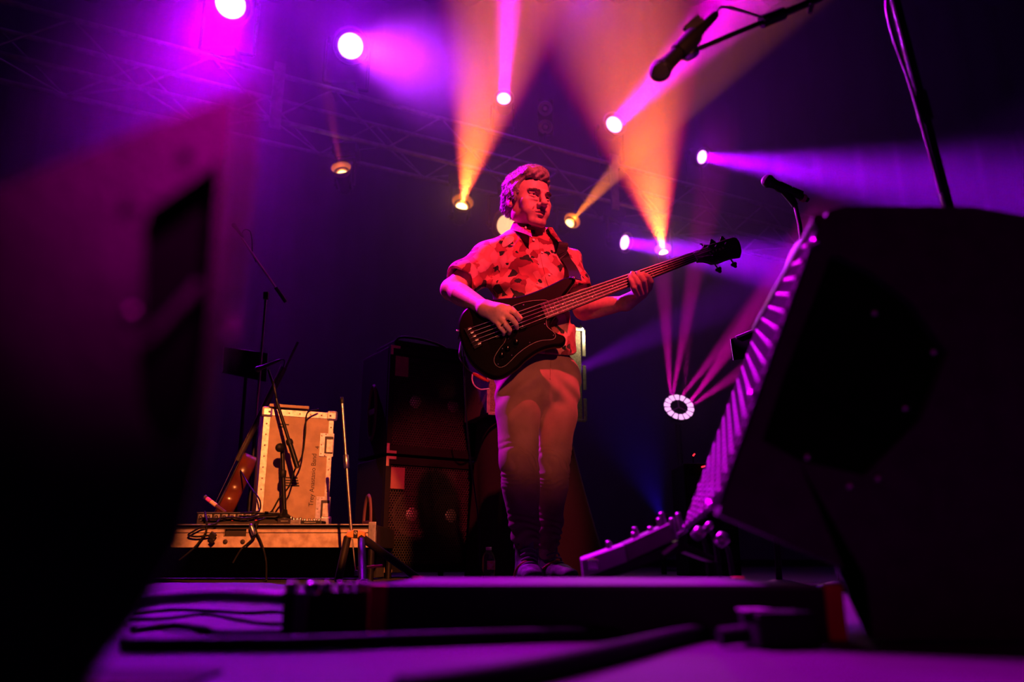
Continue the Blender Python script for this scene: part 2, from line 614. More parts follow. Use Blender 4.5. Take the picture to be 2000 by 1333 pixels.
# ------------------------------------------------------------------ smooth solid modelling for soft bodies
class Solid:
    """distance field on a grid; shapes melt together, mesh() gives one continuous surface"""

    def __init__(s, lo, hi, h, fine=()):
        """fine: (axis, from, to, step) ranges that get a closer grid"""
        s.h = h; s.ax = []
        for i in range(3):
            cuts = sorted([(f[1], f[2], f[3]) for f in fine if f[0] == i])
            x = lo[i]; out = []
            for (a, b, st) in cuts + [(hi[i], hi[i], h)]:
                a = max(a, x)
                n = max(1, int(round((a - x) / h))) if a > x + 1e-6 else 0
                if n: out += list(x + (a - x) * np.arange(n) / n)
                n = max(1, int(round((b - a) / st))) if b > a + 1e-6 else 0
                if n: out += list(a + (b - a) * np.arange(n) / n)
                x = b
            out.append(hi[i])
            s.ax.append(np.array(out, np.float32))
        s.n = np.array([len(a) for a in s.ax])
        s.f = np.full(tuple(s.n), 0.2, np.float32)

    def _sub(s, lo, hi):
        a = [max(int(np.searchsorted(s.ax[i], lo[i])) - 1, 0) for i in range(3)]
        b = [min(int(np.searchsorted(s.ax[i], hi[i])) + 1, s.n[i]) for i in range(3)]
        if any(b[i] <= a[i] for i in range(3)):
            return None, None
        ax = [s.ax[i][a[i]:b[i]] for i in range(3)]
        P = (ax[0][:, None, None], ax[1][None, :, None], ax[2][None, None, :])
        return (slice(a[0], b[0]), slice(a[1], b[1]), slice(a[2], b[2])), P

    def apply(s, fn, lo, hi, k=0.01, op='add'):
        m = k + 3 * s.h
        sl, P = s._sub(np.array(lo) - m, np.array(hi) + m)
        if sl is None:
            return s
        d = fn(*P).astype(np.float32)
        f = s.f[sl]
        if op == 'add':
            hh = np.clip(0.5 + 0.5 * (f - d) / k, 0, 1)
            s.f[sl] = f * (1 - hh) + d * hh - k * hh * (1 - hh)
        else:
            d = -d
            hh = np.clip(0.5 - 0.5 * (f - d) / k, 0, 1)
            s.f[sl] = f * (1 - hh) + d * hh + k * hh * (1 - hh)
        return s

    def cone(s, a, b, r1, r2, k=0.01, op='add'):
        a = np.array(a, float); b = np.array(b, float)
        ab = b - a; L2 = max(ab @ ab, 1e-12)

        def fn(x, y, z):
            t = np.clip(((x - a[0]) * ab[0] + (y - a[1]) * ab[1] + (z - a[2]) * ab[2]) / L2, 0, 1)
            dx = x - a[0] - ab[0] * t; dy = y - a[1] - ab[1] * t; dz = z - a[2] - ab[2] * t
            return np.sqrt(dx * dx + dy * dy + dz * dz) - (r1 + (r2 - r1) * t)
        r = max(r1, r2)
        return s.apply(fn, np.minimum(a, b) - r, np.maximum(a, b) + r, k, op)

    def chain(s, pts, rs, k=0.01, op='add'):
        """limb of several tapering segments, without a bulge at the joints"""
        A = [np.array(p, float) for p in pts]

        def fn(x, y, z):
            best = None
            for i in range(len(A) - 1):
                a, ab = A[i], A[i + 1] - A[i]
                L2 = max(ab @ ab, 1e-12)
                t = np.clip(((x - a[0]) * ab[0] + (y - a[1]) * ab[1] + (z - a[2]) * ab[2]) / L2, 0, 1)
                dx = x - a[0] - ab[0] * t; dy = y - a[1] - ab[1] * t; dz = z - a[2] - ab[2] * t
                d = np.sqrt(dx * dx + dy * dy + dz * dz) - (rs[i] + (rs[i + 1] - rs[i]) * t)
                best = d if best is None else np.minimum(best, d)
            return best
        r = max(rs)
        M = np.stack(A)
        return s.apply(fn, M.min(0) - r, M.max(0) + r, k, op)

    def ell(s, c, rad, R=None, k=0.01, op='add'):
        """ellipsoid; R: 3x3 whose rows are its axes"""
        c = np.array(c, float); rad = np.array(rad, float)
        A = np.eye(3) if R is None else np.array(R, float)

        def fn(x, y, z):
            dx, dy, dz = x - c[0], y - c[1], z - c[2]
            q = [A[i, 0] * dx + A[i, 1] * dy + A[i, 2] * dz for i in range(3)]
            k0 = np.sqrt(sum((q[i] / rad[i]) ** 2 for i in range(3)))
            k1 = np.sqrt(sum((q[i] / rad[i] ** 2) ** 2 for i in range(3))) + 1e-9
            return k0 * (k0 - 1) / k1
        r = rad.max()
        return s.apply(fn, c - r, c + r, k, op)

    def loft(s, pts, ru, rv, u, k=0.01, op='add'):
        """elliptic limb: centres pts, half widths ru along u and rv across"""
        u = np.array(u, float); u /= np.linalg.norm(u)
        A = [np.array(p, float) for p in pts]

        def fn(x, y, z):
            best = None
            for i in range(len(A) - 1):
                a = A[i]; ab = A[i + 1] - a; L = np.linalg.norm(ab); w = ab / L
                uu = u - w * (u @ w); uu /= np.linalg.norm(uu)
                vv = np.cross(w, uu)
                dx, dy, dz = x - a[0], y - a[1], z - a[2]
                tw = dx * w[0] + dy * w[1] + dz * w[2]
                t = np.clip(tw / L, 0, 1)
                t2 = t * t * (3 - 2 * t) * 0.5 + t * 0.5
                qu = dx * uu[0] + dy * uu[1] + dz * uu[2]
                qv = dx * vv[0] + dy * vv[1] + dz * vv[2]
                ax = tw - t * L
                Ru = ru[i] + (ru[i + 1] - ru[i]) * t2
                Rv = rv[i] + (rv[i + 1] - rv[i]) * t2
                m = np.minimum(Ru, Rv)
                d = (np.sqrt((qu / Ru) ** 2 + (qv / Rv) ** 2 + (ax / m) ** 2) - 1) * m
                if best is None:
                    best = d
                else:
                    kk = 0.008
                    hh = np.clip(0.5 + 0.5 * (best - d) / kk, 0, 1)
                    best = best * (1 - hh) + d * hh - kk * hh * (1 - hh)
            return best
        r = max(max(ru), max(rv))
        M = np.stack(A)
        return s.apply(fn, M.min(0) - r, M.max(0) + r, k, op)

    def box(s, c, half, R=None, rnd=0.005, k=0.01, op='add'):
        c = np.array(c, float); hb = np.array(half, float) - rnd
        A = np.eye(3) if R is None else np.array(R, float)

        def fn(x, y, z):
            dx, dy, dz = x - c[0], y - c[1], z - c[2]
            q = [np.abs(A[i, 0] * dx + A[i, 1] * dy + A[i, 2] * dz) - hb[i] for i in range(3)]
            out = np.sqrt(sum(np.maximum(v, 0) ** 2 for v in q))
            return out + np.minimum(np.maximum(np.maximum(q[0], q[1]), q[2]), 0) - rnd
        r = np.linalg.norm(np.array(half))
        return s.apply(fn, c - r, c + r, k, op)

    def warp(s, fn, lo, hi):
        """adds fn(x,y,z) to the distances inside the box (folds, creases)"""
        sl, P = s._sub(lo, hi)
        if sl is not None:
            s.f[sl] += fn(*P).astype(np.float32)
        return s

    def mesh(s):
        f = s.f
        f[0] = f[-1] = 0.2; f[:, 0] = f[:, -1] = 0.2; f[:, :, 0] = f[:, :, -1] = 0.2
        ins = f < 0
        cn = s.n - 1
        acc = {}
        idx_all, pos_all, quads = [], [], []
        for ax in range(3):
            a = [slice(None)] * 3; b = [slice(None)] * 3
            a[ax] = slice(0, -1); b[ax] = slice(1, None)
            cr = ins[tuple(a)] != ins[tuple(b)]
            I = np.argwhere(cr)
            o1, o2 = [(1, 2), (2, 0), (0, 1)][ax]
            J = I.copy(); J[:, ax] += 1
            f0 = f[I[:, 0], I[:, 1], I[:, 2]]; f1 = f[J[:, 0], J[:, 1], J[:, 2]]
            t = f0 / (f0 - f1)
            p = I.astype(np.float64); p[:, ax] += t
            cells = []
            for (d1, d2) in ((0, 0), (1, 0), (1, 1), (0, 1)):
                C = I.copy(); C[:, o1] -= d1; C[:, o2] -= d2
                lin = (C[:, 0] * cn[1] + C[:, 1]) * cn[2] + C[:, 2]
                cells.append(lin); idx_all.append(lin); pos_all.append(p)
            q = np.stack(cells, 1)
            flip = f0 > 0
            q[~flip] = q[~flip][:, ::-1]
            quads.append(q)
        idx = np.concatenate(idx_all); pos = np.concatenate(pos_all)
        uq, inv = np.unique(idx, return_inverse=True)
        cnt = np.bincount(inv)
        V = np.stack([np.bincount(inv, pos[:, i]) / cnt for i in range(3)], 1)
        V = np.stack([np.interp(V[:, i], np.arange(s.n[i]), s.ax[i]) for i in range(3)], 1)
        Q = np.searchsorted(uq, np.concatenate(quads))
        a, b, c = V[Q[:, 0]] - V.mean(0), V[Q[:, 1]] - V.mean(0), V[Q[:, 2]] - V.mean(0)
        if np.einsum('ij,ij->i', a, np.cross(b, c)).sum() < 0:
            Q = Q[:, ::-1]
        return V, Q

    def build(s, name, material, parent=None, smooth_iter=1, **tags):
        V, Q = s.mesh()
        for _ in range(smooth_iter):            # a light relax takes the grid out of the surface
            A = np.zeros_like(V); n = np.zeros(len(V))
            for i in range(4):
                e0, e1 = Q[:, i], Q[:, (i + 1) % 4]
                for j in range(3):
                    A[:, j] += np.bincount(e0, V[e1, j], len(V)) + np.bincount(e1, V[e0, j], len(V))
                n += np.bincount(e0, minlength=len(V)) + np.bincount(e1, minlength=len(V))
            V = V * 0.5 + 0.5 * A / np.maximum(n, 1)[:, None]
        me = bpy.data.meshes.new(name)
        org = world_loc(parent) if parent else Vector((0, 0, 0))
        me.vertices.add(len(V)); me.vertices.foreach_set('co', (V - np.array(org)).astype(np.float32).ravel())
        me.loops.add(len(Q) * 4); me.loops.foreach_set('vertex_index', Q.astype(np.int32).ravel())
        me.polygons.add(len(Q))
        me.polygons.foreach_set('loop_start', np.arange(0, len(Q) * 4, 4, dtype=np.int32))
        me.polygons.foreach_set('loop_total', np.full(len(Q), 4, np.int32))
        me.polygons.foreach_set('use_smooth', np.ones(len(Q), bool))
        me.update(calc_edges=True)
        me.validate()
        me.materials.append(material)
        o = bpy.data.objects.new(name, me)
        link(o); o.location = org
        if parent is not None:
            adopt(o, parent)
        tag(o, **tags)
        return o


def bvh_of(o):
    from mathutils.bvhtree import BVHTree
    L = world_loc(o)
    me = o.data
    return BVHTree.FromPolygons([tuple(v.co + L) for v in me.vertices], [tuple(p.vertices) for p in me.polygons])


def npv(v):
    return np.array((v[0], v[1], v[2]), float)

# ------------------------------------------------------------------ the musician
SKIN = mat('skin', (0.80, 0.52, 0.40), 0.48, var=0.16, vscale=60, bump=0.12, bscale=350)
person = thing('person', 'grey-haired person in red floral short-sleeved shirt and jeans playing a black bass', 'person', (0.09, 3.27, 0.0))

YAW = math.radians(22)
FW = np.array((math.sin(YAW), -math.cos(YAW), 0.0))        # where the chest faces
LF = np.array((math.cos(YAW), math.sin(YAW), 0.0))         # the musician's left
UP = np.array((0, 0, 1.0))

J = dict(
    pelvis=at(1050, 738, 3.27), waist=at(1047, 672, 3.26), belly=at(1044, 620, 3.24), chest=at(1040, 548, 3.25),
    upch=at(1040, 496, 3.27), neck=at(1038, 456, 3.27),
    rsh=at(950, 503, 3.22), rel=at(882, 566, 3.13), rwr=at(948, 603, 2.955), rkn=at(985, 612, 2.915),
    lsh=at(1109, 516, 3.33), lel=at(1141, 605, 3.27), lwr=at(1222, 592, 3.10), lkn=at(1247, 574, 3.035),
    rhip=at(1012, 742, 3.25), rknee=at(1013, 905, 3.20), rank=at(1029, 1078, 3.27),
    lhip=at(1094, 742, 3.32), lknee=at(1079, 905, 3.33), lank=at(1068, 1082, 3.40),
)
J = {k: npv(v) for k, v in J.items()}

HYAW = math.radians(33)
HPITCH = math.radians(-10)
hF = np.array((math.sin(HYAW) * math.cos(HPITCH), -math.cos(HYAW) * math.cos(HPITCH), math.sin(HPITCH)))
hL = np.array((math.cos(HYAW), math.sin(HYAW), 0.0))
hU = np.cross(hL, -hF); hU = hU if hU[2] > 0 else -hU
HC = npv(at(1030.5, 392.5, 3.21))
HS = 1.13                                                      # head size
HR = np.stack([hL, hF, hU])


def hp(l, f, u):
    return HC + HS * (hL * l + hF * f + hU * u)


def hr(*r):
    return [v * HS for v in r]


B = Solid((-0.40, 2.82, 0.03), (0.62, 3.56, 1.86), 0.0036,
          fine=[(2, 0.03, 1.00, 0.007), (2, 1.52, 1.86, 0.0019), (0, -0.05, 0.22, 0.0019), (1, 3.03, 3.33, 0.0019)])
# torso and legs (under the clothes)
B.loft([J['pelvis'], J['waist'], J['belly'], J['chest'], J['upch']], [0.150, 0.148, 0.152, 0.165, 0.150], [0.098, 0.100, 0.108, 0.105, 0.085], LF, 0.03)
B.cone(J['upch'] - LF * 0.12, J['rsh'], 0.065, 0.058, 0.04)
B.cone(J['upch'] + LF * 0.12, J['lsh'], 0.065, 0.058, 0.04)
for s_ in ('r', 'l'):
    B.chain([J[s_ + 'hip'], J[s_ + 'knee'], J[s_ + 'ank']], [0.070, 0.048, 0.036], 0.02)
# neck
nb = J['neck'] + UP * 0.0
B.chain([J['upch'] + UP * 0.02, nb + UP * 0.01, hp(0, -0.018, -0.055)], [0.080, 0.055, 0.047], 0.03)
B.cone(nb - LF * 0.09 - UP * 0.035, nb - LF * 0.01 + UP * 0.03, 0.035, 0.03, 0.03)
B.cone(nb + LF * 0.09 - UP * 0.035, nb + LF * 0.01 + UP * 0.03, 0.035, 0.03, 0.03)
# arms
def arm(sh, el, wr, k=0.02):
    mid = sh * 0.45 + el * 0.55
    fo = el * 0.72 + wr * 0.28
    B.chain([sh, mid, el], [0.050, 0.047, 0.043], k)
    B.chain([el, fo, el * 0.35 + wr * 0.65, wr], [0.043, 0.046, 0.037, 0.029], k)
arm(J['rsh'], J['rel'], J['rwr'])
arm(J['lsh'], J['lel'], J['lwr'])

# right hand: back of the hand to the camera, index and middle fingers on the strings
w = J['rwr']
kn = [npv(at(992, 604, 2.915)), npv(at(985, 613, 2.905)), npv(at(978, 622, 2.91)), npv(at(970, 628, 2.925))]
for kq, rr in zip(kn, (0.017, 0.017, 0.016, 0.015)):
    B.cone(w, kq, 0.026, rr, 0.012)
B.cone(w, npv(at(975, 606, 2.915)), 0.03, 0.026, 0.015)
B.chain([kn[0], npv(at(1004, 610, 2.905)), npv(at(1012, 619, 2.925)), npv(at(1014, 625, 2.945))], [0.0125, 0.0115, 0.010, 0.0085], 0.004)
B.chain([kn[1], npv(at(999, 622, 2.89)), npv(at(1008, 633, 2.91)), npv(at(1010, 641, 2.94))], [0.0125, 0.0115, 0.010, 0.0085], 0.004)
B.chain([kn[2], npv(at(988, 635, 2.89)), npv(at(996, 645, 2.91)), npv(at(994, 652, 2.94))], [0.012, 0.011, 0.0095, 0.008], 0.004)
B.chain([kn[3], npv(at(977, 640, 2.90)), npv(at(984, 648, 2.92)), npv(at(983, 654, 2.945))], [0.011, 0.010, 0.009, 0.0075], 0.004)
B.chain([w * 0.6 + kn[0] * 0.4 - UP * 0.01, npv(at(985, 604, 2.945)), npv(at(1000, 605, 2.955)), npv(at(1017, 622, 2.955))], [0.020, 0.014, 0.0115, 0.009], 0.006)
# left hand round the neck of the bass
w2 = J['lwr']
pk = [npv(at(1246, 577, 3.025)), npv(at(1253, 574, 3.025)), npv(at(1261, 570, 3.03)), npv(at(1268, 564, 3.04))]
for kq in pk:
    B.cone(w2, kq, 0.027, 0.0125, 0.012)
B.cone(w2, npv(at(1252, 572, 3.05)), 0.031, 0.026, 0.012)
fing = [((1246, 577, 3.02), (1238, 562, 2.990), (1233, 549, 2.985), (1230, 541, 2.997)),
        ((1253, 574, 3.02), (1246, 555, 2.985), (1239, 542, 2.983), (1235, 534, 2.997)),
        ((1261, 570, 3.02), (1257, 549, 2.985), (1251, 540, 2.983), (1246, 533, 2.997)),
        ((1268, 564, 3.03), (1271, 551, 2.995), (1266, 541, 2.985), (1257, 536, 2.997))]
for (a, b, c, d) in fing:
    B.chain([npv(at(*a)), npv(at(*b)), npv(at(*c)), npv(at(*d))], [0.0125, 0.0125, 0.0112, 0.0095], 0.0035)
B.chain([npv(at(1243, 575, 3.07)), npv(at(1238, 560, 3.085)), npv(at(1240, 545, 3.075)), npv(at(1246, 538, 3.06))], [0.018, 0.0145, 0.012, 0.0105], 0.006)
# knuckle hollows between the fingers
for i in range(3):
    m_ = (npv(at(*fing[i][1])) + npv(at(*fing[i + 1][1]))) / 2
    B.cone(m_ - np.array((0, 0.012, 0)), m_ - np.array((0, 0.012, 0)) + np.array((0.004, 0, -0.012)), 0.004, 0.002, 0.004, 'sub')

# head
E = lambda c, r, k, op='add': B.ell(hp(*c), hr(*r), HR, k, op)
def C(a, b, r1, r2, k, op='add'): B.cone(hp(*a), hp(*b), r1 * HS, r2 * HS, k, op)
E((0, -0.018, 0.034), (0.074, 0.095, 0.083), 0.02)
E((0, 0.026, 0.005), (0.066, 0.068, 0.090), 0.025)
E((0, 0.032, -0.058), (0.058, 0.056, 0.055), 0.025)
for sg in (-1, 1):
    E((0.051 * sg, 0.008, -0.066), (0.013, 0.026, 0.024), 0.03)        # angle of the jaw
    E((0.046 * sg, 0.062, -0.024), (0.021, 0.020, 0.020), 0.022)       # cheekbone
    E((0.035 * sg, 0.069, -0.056), (0.022, 0.021, 0.028), 0.022)        # cheek
C((-0.022, 0.080, -0.100), (0.022, 0.080, -0.100), 0.0165, 0.0165, 0.02)  # chin
E((0, 0.090, -0.104), (0.014, 0.010, 0.011), 0.008)
C((-0.042, 0.079, 0.0175), (-0.010, 0.0965, 0.0150), 0.0100, 0.0105, 0.009)   # brow
C((0.042, 0.079, 0.0175), (0.010, 0.0965, 0.0150), 0.0100, 0.0105, 0.009)
for sg in (-1, 1):
    E((0.031 * sg, 0.100, -0.001), (0.0190, 0.0150, 0.0105), 0.008, 'sub')       # eye hollow
    E((0.0310 * sg, 0.0765, -0.0010), (0.0142, 0.0142, 0.0132), 0.003)        # lids over the eye
    C((0.017 * sg, 0.0900, 0.0050), (0.031 * sg, 0.0905, 0.0068), 0.0034, 0.0038, 0.002)   # upper lid
    C((0.031 * sg, 0.0905, 0.0068), (0.045 * sg, 0.0820, 0.0045), 0.0038, 0.0034, 0.002)
    C((0.018 * sg, 0.0890, -0.0068), (0.031 * sg, 0.0895, -0.0082), 0.0030, 0.0030, 0.003)  # lower lid
    C((0.031 * sg, 0.0895, -0.0082), (0.044 * sg, 0.0815, -0.0055), 0.0030, 0.0028, 0.003)
    C((0.018 * sg, 0.0900, -0.0180), (0.042 * sg, 0.0810, -0.0190), 0.0050, 0.0050, 0.007)     # bag
    C((0.019 * sg, 0.0935, -0.0008), (0.031 * sg, 0.0925, 0.0000), 0.0016, 0.0034, 0.0012, 'sub')  # slit
    C((0.031 * sg, 0.0925, 0.0000), (0.043 * sg, 0.0865, -0.0012), 0.0034, 0.0016, 0.0012, 'sub')
# nose
C((0, 0.0925, 0.013), (0, 0.1175, -0.029), 0.0085, 0.0112, 0.009)
E((0, 0.1185, -0.0340), (0.0135, 0.0130, 0.0115), 0.006)
for sg in (-1, 1):
    E((0.0135 * sg, 0.1050, -0.0390), (0.0088, 0.0110, 0.0085), 0.004)
    E((0.0068 * sg, 0.1120, -0.0475), (0.0042, 0.0060, 0.0040), 0.002, 'sub')
# mouth
E((0, 0.076, -0.066), (0.034, 0.023, 0.027), 0.028)
for sg in (-1, 1):
    C((0.023 * sg, 0.0920, -0.0675), (0.008 * sg, 0.1005, -0.0612), 0.0030, 0.0048, 0.003)
    C((0.008 * sg, 0.1005, -0.0612), (0, 0.1010, -0.0620), 0.0048, 0.0044, 0.003)
    C((0.021 * sg, 0.0920, -0.0720), (0.006 * sg, 0.0990, -0.0762), 0.0034, 0.0060, 0.003)
    C((0.006 * sg, 0.0990, -0.0762), (0, 0.0992, -0.0764), 0.0060, 0.0060, 0.003)
    C((0.022 * sg, 0.0960, -0.0690), (0, 0.1045, -0.0685), 0.0016, 0.0026, 0.0015, 'sub')
C((-0.014, 0.1050, -0.0880), (0.014, 0.1050, -0.0880), 0.0065, 0.0065, 0.007, 'sub')
C((0, 0.1065, -0.0480), (0, 0.1055, -0.0570), 0.0025, 0.0022, 0.003, 'sub')
for sg in (-1, 1):                                                        # nose-to-mouth fold
    C((0.021 * sg, 0.1010, -0.040), (0.0350 * sg, 0.0870, -0.070), 0.0030, 0.0026, 0.005, 'sub')
    C((0.012 * sg, 0.1015, 0.020), (0.010 * sg, 0.1015, 0.030), 0.0016, 0.0010, 0.003, 'sub')   # frown
for q, u_ in enumerate((0.040, 0.050)):                                    # forehead lines
    C((-0.028, 0.0925 - q * .003, u_), (0.028, 0.0925 - q * .003, u_), 0.0014, 0.0014, 0.004, 'sub')
# ears
for sg in (-1, 1):
    E((0.0765 * sg, -0.010, -0.006), (0.0085, 0.0190, 0.0330), 0.006)
    E((0.0860 * sg, -0.006, -0.008), (0.0060, 0.0095, 0.0180), 0.004, 'sub')
    E((0.0740 * sg, 0.000, -0.034), (0.0070, 0.0090, 0.0090), 0.006)
body = B.build('body', SKIN, person, 1)
del B

# shadow of a beard and lips live in the skin material, placed on the head
def skin_extra():
    m = SKIN; nt = m.node_tree
    b = nt.nodes['Principled BSDF']
    old = b.inputs['Base Color'].links[0].from_socket
    tc = nt.nodes.new('ShaderNodeTexCoord')
    org = world_loc(body)
    def ball(c, r, soft):
        mp = nt.nodes.new('ShaderNodeVectorMath'); mp.operation = 'DISTANCE'
        nt.links.new(tc.outputs['Object'], mp.inputs[0])
        mp.inputs[1].default_value = tuple(Vector(c) - org)
        rg = nt.nodes.new('ShaderNodeMapRange')
        nt.links.new(mp.outputs['Value'], rg.inputs['Value'])
        rg.inputs['From Min'].default_value = r; rg.inputs['From Max'].default_value = r * soft
        rg.inputs['To Min'].default_value = 1; rg.inputs['To Max'].default_value = 0
        return rg.outputs[0]
    def blend(src, fac, col, amt):
        mu = nt.nodes.new('ShaderNodeMath'); mu.operation = 'MULTIPLY'
        nt.links.new(fac, mu.inputs[0]); mu.inputs[1].default_value = amt
        mx = nt.nodes.new('ShaderNodeMix'); mx.data_type = 'RGBA'
        nt.links.new(mu.outputs[0], mx.inputs[0]); nt.links.new(src, mx.inputs[6])
        mx.inputs[7].default_value = (*col, 1)
        return mx.outputs[2]
    c = old
    c = blend(c, ball(hp(0, 0.07, -0.10), 0.060, 1.3), (0.34, 0.22, 0.19), 0.38)      # stubble
    c = blend(c, ball(hp(-0.05, 0.03, -0.075), 0.030, 1.5), (0.34, 0.22, 0.19), 0.38)
    c = blend(c, ball(hp(0.05, 0.03, -0.075), 0.030, 1.5), (0.34, 0.22, 0.19), 0.38)
    c = blend(c, ball(hp(0, 0.105, -0.068), 0.014, 1.5), (0.50, 0.20, 0.17), 0.55)    # lips
    nt.links.new(c, b.inputs['Base Color'])
skin_extra()

# eyes, brows
EYE_W = mat('eye_white', (0.45, 0.42, 0.40), 0.2)
EYE_D = mat('eye_iris', (0.03, 0.02, 0.015), 0.1)
for sg in (-1, 1):
    e = MB()
    c = Vector(hp(0.031 * sg, 0.0772, -0.001)); r_ = 0.0128 * HS
    e.lathe([(r_ * math.sin(t * math.pi / 12), -r_ * math.cos(t * math.pi / 12)) for t in range(13)], c, hF, 20)
    eo = e.build('eye', EYE_W, person)
    g = (hF + hL * 0.12 - hU * 0.05); g = g / np.linalg.norm(g)
    MB().lathe([(0.0066 * HS, r_ * 0.90), (0.004 * HS, r_ * 1.0), (0, r_ * 1.03)], c, g, 16).build('iris', EYE_D, eo)
HAIR_M = mat('grey_hair', (0.34, 0.33, 0.35), 0.5, var=0.45, vscale=90, bump=0.5, bscale=220)
BROW_M = mat('brow_hair', (0.10, 0.085, 0.08), 0.7, var=0.4, vscale=200)
for sg in (-1, 1):
    bw = MB()
    for q in range(150):
        t = random.random()
        l = sg * (0.012 + 0.036 * t); f = 0.1050 - 0.0225 * t ** 1.5; u = 0.0135 + 0.0040 * math.sin(t * 2.4) - 0.002 * t
        p = Vector(hp(l, f, u + random.uniform(-.0030, .0030)))
        d = Vector(hL * sg * 0.8 + hU * random.uniform(-.1, .5) + hF * .1) * 0.008
        bw.tube([p, p + d * 0.6 + Vector(hF) * 0.0012, p + d], [0.0013, 0.0011, 0.0004], 4)
    bw.build('eyebrow', BROW_M, person)

# hair: a shaped mass and loose strands over it
H = Solid(HC - 0.19, HC + 0.21, 0.0032)
E2 = lambda c, r, k, op='add': H.ell(hp(*c), hr(*r), HR, k, op)
E2((0, -0.022, 0.040), (0.0855, 0.1065, 0.0900), 0.02)
E2((0, 0.030, 0.093), (0.060, 0.058, 0.040), 0.03)          # swept-up front
E2((-0.012, 0.058, 0.085), (0.046, 0.030, 0.026), 0.02)
E2((0, -0.060, -0.010), (0.070, 0.060, 0.070), 0.03)
for sg in (-1, 1):
    E2((0.064 * sg, -0.015, 0.030), (0.020, 0.050, 0.050), 0.02)
    H.cone(hp(0.074 * sg, 0.022, 0.030), hp(0.0735 * sg, 0.024, -0.012), 0.011 * HS, 0.006 * HS, 0.008)
# take the face, ears and nape out
H.box(hp(0, 0.110, -0.030), hr(0.075, 0.064, 0.093), HR, 0.028, 0.012, 'sub')
for sg in (-1, 1):
    H.ell(hp(0.058 * sg, 0.074, 0.030), hr(0.028, 0.034, 0.038), HR, 0.010, 'sub')
    H.ell(hp(0.088 * sg, -0.006, -0.018), hr(0.022, 0.020, 0.030), HR, 0.006, 'sub')
H.box(hp(0, 0.03, -0.095), hr(0.12, 0.16, 0.045), HR, 0.01, 0.012, 'sub')
def hairfold(x, y, z):
    a = (x - HC[0]) * hL[0] + (y - HC[1]) * hL[1] + (z - HC[2]) * hL[2]
    b = (x - HC[0]) * hF[0] + (y - HC[1]) * hF[1] + (z - HC[2]) * hF[2]
    u = (x - HC[0]) * hU[0] + (y - HC[1]) * hU[1] + (z - HC[2]) * hU[2]
    return 0.0022 * np.sin(170 * a + 30 * b + 6 * np.sin(40 * u)) + 0.0018 * np.sin(110 * u + 90 * a - 60 * b + 5 * np.sin(60 * b))
H.warp(hairfold, HC - 0.19, HC + 0.21)
hair = H.build('hair', HAIR_M, person, 1)
hair.data.update()
del H
hm = hair.data
hv = np.array([tuple(v.co) for v in hm.vertices]); hn = np.array([tuple(v.normal) for v in hm.vertices])
hl = npv(world_loc(hair))
st = MB()
pick = rng.choice(len(hv), 12000, replace=True)
for i in pick:
    p = hv[i] + hl; n_ = hn[i]
    q = HR @ (p - HC) / HS
    if q[1] > 0.085 or (q[2] < -0.03 and q[1] > -0.02):
        continue
    if n_ @ (p - HC) < 0:
        continue
    # combed back and up from the brow, down at the sides and back
    flow = -hF * (0.8 if q[2] > 0.05 else 0.5) - hU * (0.9 if q[2] < 0.05 else -0.15) + hL * rng.normal(0, .25)
    flow = flow + n_ * rng.uniform(0.05, 0.42) + rng.normal(0, .12, 3)
    flow -= n_ * min(0, flow @ n_)
    flow /= np.linalg.norm(flow)
    L_ = rng.uniform(0.009, 0.019)
    sd = np.cross(flow, n_); sd /= np.linalg.norm(sd) + 1e-9
    p0 = p - n_ * 0.002
    a_, b_ = p0 + sd * 0.0009, p0 - sd * 0.0009
    m1 = p0 + flow * L_ * 0.55 + n_ * 0.001
    tip = p0 + flow * L_ - n_ * 0.001
    st.add([a_, b_, m1 - sd * 0.0007, m1 + sd * 0.0007, tip], [(0, 1, 2, 3), (3, 2, 4)])
st.build('loose_strands', HAIR_M, hair, kind='stuff')

# in-ear monitor
MB().lathe([(0, 0), (0.006, 0.001), (0.007, 0.006), (0.004, 0.011), (0, 0.012)], hp(-0.078, 0.004, -0.012), -hL, 14).build('ear_monitor', BLACK_PLASTIC, person)

